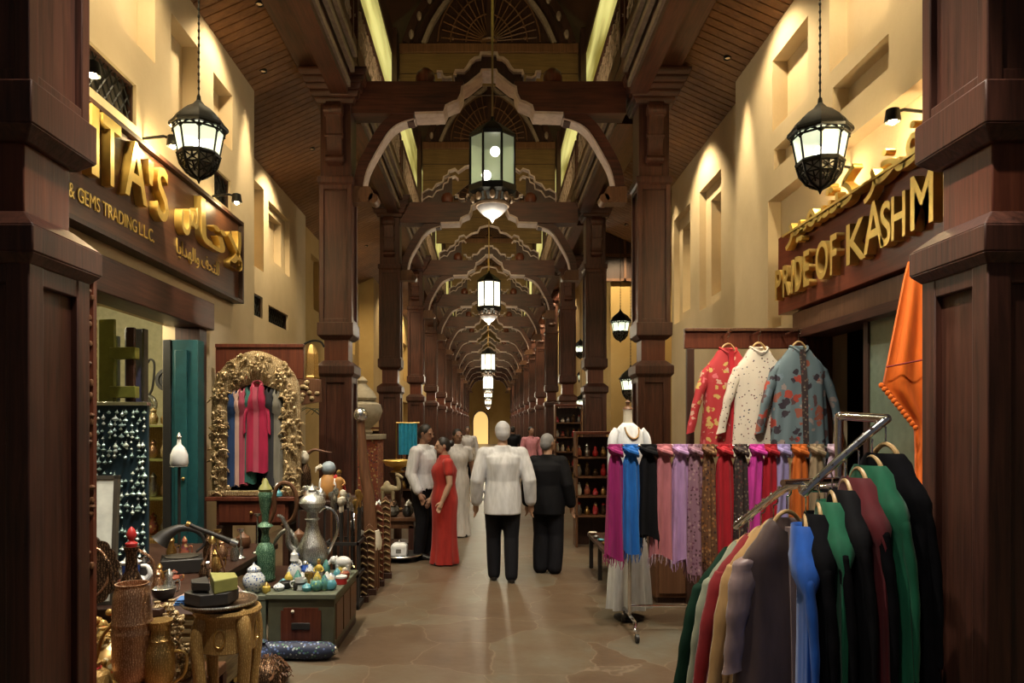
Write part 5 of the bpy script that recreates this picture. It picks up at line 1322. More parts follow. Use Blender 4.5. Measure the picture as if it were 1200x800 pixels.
def rail_garment(k, lb, mat, p, rz, w_, L, slv, **kw):
    dist = ((p.x)**2+(p.y)**2)**.5
    g = make_garment('hanging_garment', lb, 'garment', mat, w=w_, L=L, sleeve=slv, seed=30+k, group='garments on the near chrome rack', **kw)
    g.location = p; g.rotation_euler = (0,0,rz)
    h = make_hanger('wooden hanger on the near chrome rack carrying the %s' % lb.split(' garment')[0].split(' kurta')[0].split(' coat')[0].lower(), w_*.86, 'wooden hangers on the near chrome rack'); h.location = p+Vector((0,0,.0)); h.rotation_euler = (0,0,rz)
    return g
ARM2 = [('brown velvet kurta with mauve satin sleeves, frontmost on the lower arm','brown_velvet',.16,.46,1.25,.50,dict(parts={'sleeve':'mauve_satin'},sleeve_r=.07,sleeve_out=.05,trim='mauve_satin')),  # mauve placket strip stands for a sheen highlight on the kurta
 ('gold silk kurta just behind the brown velvet one','gold_silk',.36,.46,1.2,.62,dict(sleeve_r=.055,sleeve_out=.09)), ('deep red velvet kurta behind the gold silk one','deep_red_velvet',.56,.48,1.25,.66,dict(sleeve_r=.055,sleeve_out=.11)),
 ('pale sage kurta behind the deep red one on the lower arm','sage_silk',.76,.46,1.15,.6,dict(sleeve_r=.055,sleeve_out=.09)), ('bottle green velvet coat at the low end of the lower arm','bottle_velvet',.93,.48,1.15,.6,dict(sleeve_r=.055,sleeve_out=.11))]
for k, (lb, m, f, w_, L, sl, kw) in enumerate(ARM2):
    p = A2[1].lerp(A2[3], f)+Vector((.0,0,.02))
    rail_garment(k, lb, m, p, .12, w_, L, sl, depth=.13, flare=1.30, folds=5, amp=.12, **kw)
ARM1 = [('bright blue silk coat at the low end of the upper arm','blue_silk',1.22), ('black silk coat next to the bright blue one','black_cloth',1.28), ('narrow emerald velvet coat between two black ones','emerald_velvet',1.36), ('plain black coat in the middle of the upper arm','black_silk',1.45),
 ('maroon velvet coat next to the plain black one in mid arm','maroon_velvet',1.56), ('wide emerald velvet coat near the top of the upper arm','emerald_velvet',1.68), ('large black coat at the top of the upper arm, beside the pillar','black_cloth',1.86)]
for k, (lb, m, rz) in enumerate(ARM1):
    p = A1[3].lerp(J, .02+k*.155)+Vector((0,-.02,.02))
    rail_garment(10+k, lb, m, p, rz, .42, 1.35, .60, parts={'sleeve': {2:'black_cloth',4:'black_cloth'}.get(k, m)}, depth=.062, flare=1.28, folds=6, amp=.16, sleeve_r=.034, sleeve_out=.02)

# ---- orange shawl beside the near pillar
os_ = thing('orange_shawl', 'bright orange shawl with scalloped edge hanging beside the near pillar', 'shawl', (0,0,0))
rows = [(306,1066,1092),(325,1061,1094),(350,1056,1096),(385,1049,1098),(420,1042,1099),(450,1036,1100),(462,1046,1100),(475,1056,1100),(488,1066,1100),(500,1073,1101),(530,1074,1101),(560,1074,1101),(585,1075,1102)]
R = []; D = 3.42
for i, (y, x0, x1) in enumerate(rows):
    n = 26; fr_, bk = [], []
    for j in range(n):
        x = x0+(x1-x0)*j/(n-1); rip = .010*math.sin(j*.55+i*.1)*min(1, i/3)
        p = at(x, y, D+.05*(1-j/(n-1))+rip); fr_.append(p); bk.append(p+Vector((0,.016,0)))
    R.append([tuple(p) for p in fr_+bk[::-1]])
MB().rings(R).build('drape', M['orange_wool'], os_, ang=60)
sc = MB()
for i in range(12):
    a = Vector(at(1038,450,D)).lerp(at(1074,500,D), i/11); sc.sphere((a.x-.004, a.y+.03*(1-i/11), a.z-.004), (.014,.006,.014), 8, 6)
sc.build('scalloped_edge', M['orange_wool'], os_)
a, b2 = at(1036,428,D-.012+.05), at(1090,428,D-.02)
MB().tube([(a.x,a.y-.02,a.z-.01),(b2.x-.02,b2.y-.03,b2.z+.03)], .004, 5).build('border_line', M['deep_red_velvet'], os_)
hk2 = at(1079,306,D+.02)
MB().tube([hk2+Vector((.02,0,-.03)), hk2+Vector((.02,0,.03)), hk2+Vector((.08,0,.05)), hk2+Vector((.9,.0,.06))], .008, 6).build('hook_rod', M['black_metal'], os_)

# ---- low table with trinkets, shelves beyond
lt3 = thing('low_display_table', 'long low dark table of trinkets beside the walkway', 'table', (1.46, 8.0, 0))
MB().box(-.27,.30,-.75,.75,.38,.42).build('tabletop', M['deep_wood'], lt3, bev=.005)
for x in (-.25,.24):
    for y in (-.72,.0,.68): MB().box(x,x+.045,y,y+.045,0,.38).build('leg', M['black_lacquer'], lt3, bev=.003)
random.seed(41)
for k in range(24):
    r, c2 = divmod(k, 4)
    x, y = 1.25+c2*.14+random.uniform(-.02,.02), 7.36+r*.24+random.uniform(-.03,.03)
    mt = ['silver_chased','ivory','brass_chased','turquoise'][(k+r) % 4]
    s = random.uniform(.8,1.2)
    vessel('trinket_bowl', '%s trinket bowl, %s in the %s row of the low dark table' % (['silver','ivory','brass','turquoise'][(k+r) % 4], ['first','second','third','last'][c2], ORD[r]), 'bowl', (x,y,.42), [(.02,0),(.035,.008),(.045,.025),(.04,.028),(.02,.012)], mt, 12, foot=([(.015,-.0),(.02,.003),(.015,.006)], 'brass'), scale=s, group='trinket bowls on the low dark table')
def shelf_unit(label, x0, x1, d, z0, z1, ns, nk, seed, word):
    random.seed(seed)
    t = thing('display_shelf', label, 'shelf', ((x0+x1)/2, d, 0)); hw = (x1-x0)/2
    for s in (-hw, hw-.03): MB().box(s,s+.03,-.15,.15,0,z1+.05).build('side_panel', M['brown_wood'], t, bev=.004)
    MB().box(-hw,hw,.13,.15,0,z1).build('back_panel', M['deep_wood'], t, smooth=False)
    MB().box(-hw,hw,-.17,.15,z1+.04,z1+.08).build('cornice', M['red_wood'], t, bev=.006)
    for i in range(ns):
        z = z0+(z1-z0)*i/ns
        MB().box(-hw,hw,-.15,.15,z-.025,z).build('shelf_board', M['brown_wood'], t, smooth=False)
        for k in range(nk):
            m = random.choice(['patchwork','red_paint','brass_chased','silver_chased','red_embroidery','paisley_brown','ivory','bronze'])
            h = random.uniform(.10,(z1-z0)/ns*.72); r = hw/nk*.72
            vessel('shelf_jar', '%s jar, %s on the %s shelf of the %s' % ({'patchwork':'patterned','red_paint':'red','brass_chased':'brass','silver_chased':'silver','red_embroidery':'red flowered','paisley_brown':'brown flecked','ivory':'ivory','bronze':'bronze'}[m], ORD[k], ORD[i], word), 'jar', ((x0+x1)/2-hw+hw/nk*(2*k+1), d-.04, z),
              [(r*.6,0),(r*.9,h*.1),(r,h*.4),(r*.5,h*.7),(r*.6,h*.8)], m, 12, lid=([(r*.62,h*.8),(r*.4,h*.9),(.003,h)], random.choice(['brass','silver','red_paint'])), group='jars on the %s' % word)
shelf_unit('brown open shelf of small jars beside the second pillar, past the low table', 1.22, 1.80, 10.3, .45, 1.55, 4, 5, 51, 'shelf past the low table')
shelf_unit('taller brown shelf of goods by the third pillar on the mannequin side', 1.45, 2.05, 16.0, .5, 2.1, 5, 5, 52, 'shelf by the third pillar')
shelf_unit('brown shelf of goods behind the gift shop side third pillar', -2.6, -1.5, 15.0, .4, 1.6, 4, 6, 53, 'gift shop side far shelf')
cbn = thing('brown_cabinet', 'low brown cabinet standing behind the hanging scarves', 'cabinet', (2.05, 7.15, 0))
MB().box(-.45,.45,-.2,.2,.06,.82).build('body', M['brown_wood'], cbn, bev=.006)
MB().box(-.48,.48,-.23,.22,.82,.86).build('top', M['dark_wood_x'], cbn, bev=.006)
MB().box(-.42,.42,-.17,.2,0,.06).build('plinth', M['deep_wood'], cbn, smooth=False)
for x in (-.42,.02):
    dr = MB().box(x,x+.40,-.22,-.2,.10,.78).build('door', M['brown_wood'], cbn, bev=.006)
    MB().sphere((x+(.36 if x < 0 else .04),-.235,.46), .014, 8, 6).build('knob', M['brass'], dr)
# ================================================================== people
def voxel(mb, name, mat, parent, size, smooth=4, factor=.5):
    """one continuous skin over the shapes collected in mb"""
    me = bpy.data.meshes.new('tmp'); me.from_pydata(mb.v, [], mb.f); fix_normals(me)
    o = bpy.data.objects.new('tmp', me); COL.objects.link(o)
    r = o.modifiers.new('r', 'REMESH'); r.mode = 'VOXEL'; r.voxel_size = size; r.use_smooth_shade = True
    s = o.modifiers.new('s', 'SMOOTH'); s.iterations = smooth; s.factor = factor
    dg = bpy.context.evaluated_depsgraph_get(); dg.update()
    nm = bpy.data.meshes.new_from_object(o.evaluated_get(dg)); bpy.data.objects.remove(o)
    nm.name = name; nm.materials.clear(); nm.materials.append(mat)
    nm.polygons.foreach_set('use_smooth', [True]*len(nm.polygons)); nm.update()
    q = bpy.data.objects.new(name, nm); COL.objects.link(q); q.parent = parent
    return q
def limb(mb, pts, rad, n=12):
    mb.tube(pts, rad, n)
    for p, r in zip(pts, rad): mb.sphere(p, r, n, 8)
    return mb
cloth('shirt_white', (.62,.63,.66)); cloth('trousers_black', (.010,.010,.013)); cloth('dress_red', (.36,.022,.016)); cloth('jacket_black', (.008,.008,.010)); cloth('robe_white', (.55,.52,.50)); cloth('shawl_pink', (.5,.2,.24))
plain('hair_grey', (.22,.22,.23), .6); plain('hair_white', (.50,.50,.53), .6); plain('eye_dark', (.01,.01,.01), .2); plain('skin_dark', (.26,.14,.09), .5)

def make_person(label, h, top, bottom, hair, skin='skin', arms=None, stride=0, dress=None, female=False, loose=0, head_turn=0, bun=False, jacket=False, shoe='shoe_black', nod=0, sleeve_to=1.0, wide=0):
    """stands at the origin, looks towards -y; arms = [(elbow, wrist) right (x>0), left] in units of height, or None to hang"""
    P = thing('person', label, 'person', (0,0,0))
    V = lambda x, y, z: Vector((x*h, y*h, z*h))
    sw = .105 if female else .118
    hipw = .052
    b = MB()
    # legs
    F = []
    for s, st_ in ((1, stride), (-1, -stride)):
        hip, knee, ank = V(s*hipw, 0, .50), V(s*(hipw+.002), -.02-st_*.5, .275), V(s*hipw, st_*-1.0+.01 if st_ >= 0 else -st_, .045)
        F.append((s, hip, knee, ank))
        limb(b, [hip, hip.lerp(knee,.4), knee, knee.lerp(ank,.35), ank], [.055*h,.048*h,.033*h,.034*h,.022*h])
        limb(b, [ank+V(0,.008,-.022), ank+V(0,-.05,-.026), ank+V(0,-.095,-.032)], [.020*h,.022*h,.014*h], 10)
    # torso
    limb(b, [V(0,0,.50),V(0,.004,.56),V(0,0,.63),V(0,-.004,.72),V(0,0,.785)], [.078*h,.076*h,.066*h,.070*h,.050*h], 16)
    for s in (-1,1):
        limb(b, [V(s*.040,-.004,.73), V(s*(sw-.04),0,.795), V(s*sw,0,.80)], [.052*h,.036*h,.033*h])
        if female: b.sphere(V(s*.042,-.048,.725), .034*h, 10, 8)
        limb(b, [V(s*.042,.008,.52), V(s*.042,.018,.50)], [.052*h,.050*h])
    # neck, head
    limb(b, [V(0,.008,.80),V(0,.0,.85),V(0,-.008,.885)], [.036*h,.031*h,.030*h])
    hm = Matrix.Translation(V(0,-.012,.885)) @ Matrix.Rotation(head_turn, 4, 'Z') @ Matrix.Rotation(nod, 4, 'X')
    b.mx = hm
    hc = .05*h
    b.sphere((0,.003*h,hc), (.043*h,.054*h,.060*h), 16, 12)
    b.sphere((0,-.018*h,hc-.032*h), (.032*h,.034*h,.034*h), 12, 8)
    b.tube([(0,-.050*h,hc+.010*h),(0,-.062*h,hc-.012*h),(0,-.052*h,hc-.017*h)], [.005*h,.009*h,.008*h], 8)
    b.sphere((0,-.048*h,hc-.032*h), (.016*h,.006*h,.006*h), 8, 6)
    for s in (-1,1):
        b.sphere((s*.044*h,.006*h,hc-.004*h), (.006*h,.013*h,.019*h), 8, 6)
        b.sphere((s*.018*h,-.046*h,hc+.014*h), (.014*h,.006*h,.005*h), 8, 6)
    b.mx = None
    # arms, hands
    arms = arms or [((.155,.01,.635),(.165,-.03,.485)), ((-.155,.01,.635),(-.165,-.03,.485))]
    A = []
    for s, (el, wr) in zip((1,-1), arms):
        sh, el, wr = V(s*sw,0,.80), V(*el), V(*wr)
        A.append((s, sh, el, wr))
        limb(b, [sh, sh.lerp(el,.5), el, el.lerp(wr,.4), wr], [.034*h,.029*h,.024*h,.024*h,.016*h])
        d = (wr-el).normalized(); fwd = Vector((0,-1,0)); side = d.cross(fwd).normalized() if d.cross(fwd).length > .2 else Vector((1,0,0)); fw = side.cross(d).normalized()
        pm = wr+d*.028*h
        limb(b, [wr, wr+d*.02*h, wr+d*.045*h], [.016*h,.018*h,.018*h], 10)
        for q in (-1.5,-.5,.5,1.5):
            base = wr+d*.05*h+fw*q*.0095*h; ln = (.044,.05,.046,.036)[int(q+1.5)]*h
            limb(b, [base, base+d*ln*.5, base+d*ln*.85-side*s*.010*h], [.0068*h,.006*h,.005*h], 6)
        tb = wr+d*.018*h-fw*-.014*h
        limb(b, [tb, tb+fw*.016*h+d*.016*h, tb+fw*.018*h+d*.034*h], [.0085*h,.007*h,.0055*h], 6)
    voxel(b, 'body', M[skin], P, .0062, 3)
    # eyes
    ey = MB(); ey.mx = hm
    for s in (-1,1): ey.sphere((s*.018*h,-.0475*h,hc+.006*h), (.007*h,.004*h,.004*h), 8, 6)
    ey.build('eyes', M['eye_dark'], P)
    # hair
    hr = MB(); hr.mx = hm
    hr.sphere((0,.012*h,hc+.012*h), (.049*h,.053*h,.058*h), 16, 10)
    hr.sphere((0,.028*h,hc-.008*h), (.046*h,.040*h,.048*h), 14, 8)
    if bun: hr.sphere((0,.075*h,hc+.005*h), (.027*h,.026*h,.027*h), 12, 8)
    ho = voxel(hr, 'hair', M[hair], P, .006, 3)
    # clothes
    if dress:
        R = []; n = 48
        prof = [(.012,.118,.115),(.05,.116,.112),(.15,.110,.102),(.28,.108,.098),(.40,.112,.100),(.49,.118,.106),(.53,.116,.104),(.60,.094,.090),(.64,.088,.086),(.70,.098,.098),(.74,.102,.104),(.77,.106,.090),(.80,.118,.066),(.82,.112,.052),(.838,.060,.046),(.862,.042,.041)]
        for z, hx, hy in prof:
            q = max(0, .5-z)/.5
            R.append([(hx*h*math.cos(2*PI*j/n)*(1+.09*q*math.sin(8*2*PI*j/n)), hy*h*math.sin(2*PI*j/n)*(1+.09*q*math.sin(8*2*PI*j/n+1))-(.004*h if .68 < z < .78 else 0), z*h) for j in range(n)])
        MB().rings(R, False, True).build('dress', M[dress], P, ang=80)
        for s, sh, el, wr in A:
            mb = MB(); limb(mb, [V(s*.05,0,.795), sh+Vector((-s*.02*h,0,.0)), sh+Vector((s*.004*h,0,0)), sh.lerp(el,.45)], [.043*h,.043*h,.043*h,.040*h]); voxel(mb, 'sleeve', M[dress], P, .009, 3)
    else:
        g = .012*h+loose*h; gs = .009*h+loose*h*.35
        c = MB(); hem = .425 if (jacket or loose > .01) else .53
        prof = [(hem,.100,.090),(.50,.100,.088),(.56,.096,.084),(.63,.086,.076),(.70,.094,.084),(.74,.100,.086),(.78,.112,.070),(.81,.100,.052),(.832,.062,.046),(.852,.044,.042)]
        prof = [(z, hx*h+g*.7, hy*h+g*.5) if z < .80 else (z, hx*h, hy*h) for z, hx, hy in prof]
        R = [[(hx*math.cos(2*PI*j/36)*(1+.03*math.sin(5*2*PI*j/36+z*20)), hy*math.sin(2*PI*j/36)*(1+.04*math.sin(4*2*PI*j/36+z*14)), z*h) for j in range(36)] for z, hx, hy in prof]
        c.rings(R)
        for s in (-1, 1): limb(c, [V(s*.040,-.004,.73), V(s*.070,0,.79), V(s*(sw-.004),0,.797)], [.060*h+g*.4,.047*h+g*.3,.043*h+g*.2])
        for s, sh, el, wr in A:
            e2 = el.lerp(wr, .86*sleeve_to)
            limb(c, [sh-Vector((s*.03*h,0,-.002*h)), sh, sh.lerp(el,.5), el, el.lerp(e2,.5), e2], [.040*h,.040*h+gs*.3,.034*h+gs,.031*h+gs,.028*h+gs,.024*h+gs])
        co_ = voxel(c, 'jacket' if jacket else 'shirt', M[top], P, .010, 3)
        t2 = MB()
        limb(t2, [V(0,.004,.50),V(0,.0,.545)], [.090*h,.086*h], 16)
        for s, hip, knee, ank in F:
            limb(t2, [hip, hip.lerp(knee,.4), knee, knee.lerp(ank,.5), ank+V(0,0,.0)], [.064*h,.060*h+wide*.3*h,.048*h+wide*.7*h,.046*h+wide*h,.040*h+wide*h])
        voxel(t2, 'trousers', M[bottom], P, .011, 4)
        if not jacket:
            bl_ = MB(); 
            R = [[(.094*h*math.cos(2*PI*j/28), .092*h*math.sin(2*PI*j/28)+.003*h, z*h) for j in range(28)] for z in (.545,.568)]
            bl_.rings(R, False, False).build('belt', M['black_lacquer'], P)
    for s, hip, knee, ank in F:
        so = MB(); limb(so, [ank+V(0,.012,-.024), ank+V(0,-.045,-.028), ank+V(0,-.095,-.034)], [.024*h,.026*h,.017*h], 10)
        m_ = voxel(so, 'shoe', M[shoe], P, .008, 2)
        for v_ in m_.data.vertices: v_.co.z = max(v_.co.z, .0)
    # keep every sole on the floor
    return P
def stand(P, px_, py_, d, rz):
    p = at(px_, py_, d); P.location = (p.x, p.y, 0); P.rotation_euler = (0,0,rz)
hang = [((.150,.012,.635),(.160,-.03,.485)), ((-.150,.012,.635),(-.160,-.03,.485))]
pA = make_person('person in white shirt and black trousers facing the one in red', 1.73, 'shirt_white', 'trousers_black', 'hair', 'skin_dark', arms=[((.150,.01,.635),(.150,-.05,.50)), ((-.150,.02,.635),(-.150,-.05,.50))], loose=.006, nod=.25)
stand(pA, 496, 653, 9.35, 1.15)
pB = make_person('person in long red dress with dark hair in a bun', 1.57, None, None, 'hair', 'skin', dress='dress_red', female=True, bun=True, arms=[((.150,.0,.64),(.155,-.06,.51)), ((-.150,.0,.64),(-.150,-.07,.51))], nod=.15)
stand(pB, 521, 660, 8.95, -1.25)
pC = make_person('person in loose white shirt and black trousers walking away down the hall', 1.76, 'shirt_white', 'trousers_black', 'hair_white', 'skin', loose=.013, stride=.045, arms=[((.160,.02,.635),(.165,-.03,.485)), ((-.165,.03,.635),(-.178,-.01,.485))])
stand(pC, 589, 678, 7.95, PI+.05)
pD = make_person('person in black jacket and wide black trousers with grey hair', 1.62, 'jacket_black', 'trousers_black', 'hair_grey', 'skin', jacket=True, loose=.018, wide=.015, female=True, arms=[((.150,.02,.64),(.165,-.03,.485)), ((-.150,.02,.64),(-.165,-.03,.485))], head_turn=-.5)
stand(pD, 642, 676, 8.42, PI-.35)
pE = make_person('person in pale robe partly hidden behind the red dress', 1.66, None, None, 'hair', 'skin_dark', dress='robe_white', female=True)
stand(pE, 536, 620, 11.2, .4)
for k, (px_, d, rz, tp, lb) in enumerate(((548, 21, 0, 'robe_white', 'small distant person in pale shirt on the gift shop side of the walkway'), (601, 24, PI, 'jacket_black', 'small distant person in dark top in the middle of the walkway'), (622, 19, .4, 'shawl_pink', 'small distant person in pink top on the mannequin side of the walkway'))):
    q = make_person(lb, 1.68, tp, 'trousers_black', 'hair', 'skin_dark')
    stand(q, px_, 600, d, rz)
# ================================================================== lanterns
def panes_mat(name, col, es, tr):
    t = NT(name); b = t.b
    b.inputs['Base Color'].default_value = (*col, 1); b.inputs['Roughness'].default_value = .35
    b.inputs['Emission Color'].default_value = (*col, 1); b.inputs['Emission Strength'].default_value = es
    ts = t.n.new('ShaderNodeBsdfTransparent'); mx = t.n.new('ShaderNodeMixShader'); mx.inputs[0].default_value = tr
    t.link(b.outputs[0], mx.inputs[1]); t.link(ts.outputs[0], mx.inputs[2]); t.link(mx.outputs[0], t.out.inputs['Surface'])
    M[name] = t.m
panes_mat('lantern_glass', (.74,.80,.55), 1.1, .35)
panes_mat('lantern_glass_bright', (1.0,.93,.70), 1.35, .2)
panes_mat('lantern_glass_green', (.34,.40,.25), .30, .45)
plain('lantern_bowl', (.34,.33,.28), .5); plain('tip_metal', (.20,.19,.21), .6)
glow('lamp_bulb', (1.0,.93,.74), 26)
glow('spot_bulb', (1.0,.80,.45), 30)

def point(name, loc, power, col=(1,.85,.58), r=.06, parent=None):
    l = bpy.data.lights.new(name, 'POINT'); l.energy = power; l.color = col; l.shadow_soft_size = r
    o = bpy.data.objects.new(name, l); COL.objects.link(o); o.location = loc
    if parent: o.parent = parent
    return o
def spot(name, loc, target, power, angle=90, blend=.7, col=(1,.82,.52), r=.05):
    l = bpy.data.lights.new(name, 'SPOT'); l.energy = power; l.color = col; l.shadow_soft_size = r
    l.spot_size = math.radians(angle); l.spot_blend = blend
    o = bpy.data.objects.new(name, l); COL.objects.link(o); o.location = loc
    o.rotation_euler = (Vector(target)-Vector(loc)).to_track_quat('-Z', 'Y').to_euler()
    return o

N8 = [2*PI*(j+.5)/8 for j in range(8)]
def make_hanging_lantern(label, cord):
    """base of the thing: bottom tip; total .66 m without cord"""
    t = thing('hanging_lantern', label, 'lantern', group='black wrought lanterns hanging along the shops')
    MB().lathe([(.015,.70),(.02,.66),(.035,.645),(.06,.615),(.12,.575),(.175,.525),(.205,.48),(.215,.455)], 8, rot=PI/8).build('cap', M['black_metal'], t, ang=25)
    fl = MB().lathe([(.19,.455),(.232,.455),(.236,.435),(.228,.42),(.19,.42)], 8, rot=PI/8)
    fl.build('cap_rim', M['black_metal'], t, ang=25)
    MB().lathe([(.198,.425),(.158,.215)], 8, rot=PI/8).build('pane', M['lantern_glass'], t, ang=25)
    br = MB()
    for a in N8:
        ca, sa = math.cos(a), math.sin(a)
        br.tube([(.202*ca,.202*sa,.43),(.162*ca,.162*sa,.21)], .008, 5)
    for j in range(8):
        a, b = N8[j], N8[(j+1) % 8]
        p = lambda q, r, z: Vector((r*math.cos(q), r*math.sin(q), z))
        A, B = p(a,.203,.375), p(b,.203,.375); T = (p(a,.206,.425)+p(b,.206,.425))/2
        br.tube([A, (A+T)/2+Vector((0,0,.012)), T], .007, 4).tube([B, (B+T)/2+Vector((0,0,.012)), T], .007, 4)
        br.tube([p(a,.205,.40), p(b,.205,.40)], .009, 4)
    br.build('bars', M['black_metal'], t)
    MB().lathe([(.14,.225),(.172,.222),(.18,.205),(.172,.19),(.14,.188)], 8, rot=PI/8).build('lower_ring', M['black_metal'], t, ang=25)
    MB().lathe([(.155,.19),(.135,.12),(.085,.055),(.02,.02)], 8, rot=PI/8).build('bowl', M['lantern_bowl'], t, ang=25)
    bw = MB()
    prof = [(.165,.19),(.145,.118),(.095,.05),(.02,.012)]
    for a in N8: bw.tube([(r*math.cos(a), r*math.sin(a), z) for r, z in prof], .010, 5)
    for j in range(8):
        p = lambda q, k: Vector((prof[k][0]*math.cos(q), prof[k][0]*math.sin(q), prof[k][1]))
        a, b_ = N8[j], N8[j]+PI/4
        m1 = (p(a,0)+p(b_,0))/2; m2 = (p(a,1)+p(b_,1))/2; m3 = (p(a,2)+p(b_,2))/2
        bw.tube([p(a,0), m1.lerp(m2,.55), p(b_,0)], .006, 4).tube([p(a,1), m1.lerp(m2,.55), p(b_,1)], .006, 4).tube([p(a,1), m2.lerp(m3,.6), p(b_,1)], .006, 4)
        bw.tube([p(a,2), m2.lerp(m3,.6), p(b_,2)], .006, 4).tube([p(a,1), p(b_,1)], .007, 4).tube([m1, m1.lerp(m2,.55)], .006, 4).tube([m2, m3], .006, 4)
    bw.build('bowl_fretwork', M['black_metal'], t)
    MB().lathe([(.004,-.03),(.012,-.01),(.022,.005),(.02,.02),(.01,.03)], 8).build('finial', M['black_metal'], t)
    MB().sphere((0,0,.29), .045, 10, 8).build('bulb', M['lamp_bulb'], t)
    mb = MB()
    mb.tube([(0,0,.69),(0,0,.69+cord)], .006, 5)
    n = int(cord/.06)
    for k in range(min(n, 60)): mb.sphere((0,0,.70+k*.06), (.011,.011,.02), 5, 4)
    mb.build('chain', M['black_metal'], t)
    return t
hl = make_hanging_lantern('black hanging lantern in front of the gift shop sign', 1.55)
def put_lantern(root, px_, py_tip, d, s, power):
    root.location = at(px_, py_tip, d); root.scale = (s, s, s)
    point('lantern_light', root.location+Vector((0,0,.10*s)), power*1.2, (1,.90,.66), .08)
    return root
put_lantern(hl, 233, 211, 6.0, 1.0, 14)
h2 = dup(hl, label='black hanging lantern in front of the shawl shop sign'); put_lantern(h2, 961, 223, 5.6, 1.02, 14)
h3 = dup(hl, label='upper of two lanterns hanging behind the white mannequin'); put_lantern(h3, 727, 400, 14.3, .92, 30)
h4 = dup(hl, label='lower of two lanterns hanging behind the white mannequin, partly behind the pillar'); put_lantern(h4, 739, 470, 12.9, .92, 20)
for k, (x, y, d, s) in enumerate(((680, 420, 20, .8), (683, 452, 22, .8), (681, 482, 19, .7))):
    h = dup(hl, label='%s of three small lanterns far off past the mannequin' % ('highest', 'middle', 'lowest')[k]); put_lantern(h, x, y, d, s, 25)

def make_drum_lantern(label, glass, cord):
    """octagonal drum lantern on the hall's centre line; base of the thing: bottom tip"""
    t = thing('drum_lantern', label, 'lantern', group='octagonal drum lanterns down the middle of the hall')
    R, H0, H1 = .27, .36, .92
    MB().lathe([(R,H0),(R,H1)], 8, rot=PI/8).build('pane', M[glass], t, ang=25)
    br = MB()
    for a in N8: br.tube([(R*1.01*math.cos(a), R*1.01*math.sin(a), H0), (R*1.01*math.cos(a), R*1.01*math.sin(a), H1)], .015, 5)
    br.build('bars', M['black_metal'], t)
    MB().lathe([(R*.9,H0-.09),(R+.02,H0-.06),(R+.025,H0+.01),(R*.9,H0+.012)], 8, rot=PI/8).build('lower_rim', M['black_metal'], t, ang=25)
    MB().lathe([(R+.01,H1-.01),(R+.015,H1+.03),(R*.8,H1+.09),(R*.4,H1+.17),(.03,H1+.22),(.015,H1+.27)], 8, rot=PI/8).build('cap', M['black_metal'], t, ang=25)
    lo = MB()
    for j in range(8):
        a = N8[j]; ca, sa = math.cos(a), math.sin(a)
        lo.tube([(R*.9*ca, R*.9*sa, H0-.07), (R*.72*ca, R*.72*sa, H0-.13), (R*.62*ca, R*.62*sa, .16)], .014, 5)
        lo.sphere((R*.8*math.cos(a+PI/8), R*.8*math.sin(a+PI/8), H0-.12), (.035,.035,.05), 8, 6)
    lo.lathe([(.19,.19),(.20,.17),(.19,.15)], 16)
    lo.build('skirt', M['fret_wood'], t)
    MB().lathe([(.19,.17),(.165,.12),(.10,.06),(.03,.015),(.003,-.03)], 16).build('tip', M['tip_metal'], t)
    b = MB().sphere((-.07,-.05,H0+.14), .055, 10, 8).build('bulb', M['lamp_bulb'], t)
    MB().sphere((.03,-.08,H1-.16), .055, 10, 8).build('bulb', M['lamp_bulb'], t)
    MB().tube([(0,0,H1+.25),(0,0,H1+.25+cord)], .012, 6).build('cord', M['brass'], t)
    return t
d1 = make_drum_lantern('large octagonal drum lantern with greenish glass and two visible bulbs', 'lantern_glass_green', 4.5)
d1.location = at(577, 258, 8.3)
point('lantern_light', d1.location+Vector((0,0,-.12)), 38, (1,.9,.66), .1)
d2 = make_drum_lantern('brightly lit drum lantern hanging just below the green glass one', 'lantern_glass_bright', 3.2)
d2.location = at(573, 379, 16.3)
point('lantern_light', d2.location+Vector((0,0,-.12)), 60, (1,.9,.66), .1)
for k, (y, d, nm) in enumerate(((445, 26.1, 'third'), (464, 35.9, 'fourth'), (472, 45.7, 'fifth'), (479, 55.5, 'sixth'))):
    e = dup(d2, at(572, y, d), label='%s lit drum lantern counted down the hall, ever smaller' % nm)
    point('lantern_light', e.location+Vector((0,0,-.12)), 80, (1,.9,.66), .1)

# ================================================================== lettering
LAST = [None]
def letters(s, size, parent, mat, frame, origin, sx=1.0, bold=0, extrude=.02, name='letter', split=True, shear=0):
    """each character its own mesh; frame = (text x axis, text y axis, normal)"""
    ax, ay, an = [Vector(v) for v in frame]; O = Vector(origin); adv = 0
    for ch in (s if split else [s]):
        if ch == ' ': adv += size*.28*sx; continue
        c = bpy.data.curves.new('tmp', 'FONT'); c.body = ch; c.size = size; c.offset = bold; c.extrude = extrude; c.resolution_u = 4
        o = bpy.data.objects.new('tmp', c); COL.objects.link(o)
        dg = bpy.context.evaluated_depsgraph_get(); dg.update()
        me = bpy.data.meshes.new_from_object(o.evaluated_get(dg))
        bpy.data.objects.remove(o); bpy.data.curves.remove(c)
        if not me.vertices: continue
        x0 = min(v.co.x for v in me.vertices); x1 = max(v.co.x for v in me.vertices)
        for v in me.vertices:
            p = v.co.copy(); v.co = O+ax*(adv+((p.x-x0)+shear*p.y)*sx)+ay*p.y+an*(p.z+extrude)
        adv += (x1-x0)*sx+size*.10*sx
        me.materials.clear(); me.materials.append(mat); me.update()
        q = bpy.data.objects.new(name, me); COL.objects.link(q); q.parent = parent; LAST[0] = me
    return adv

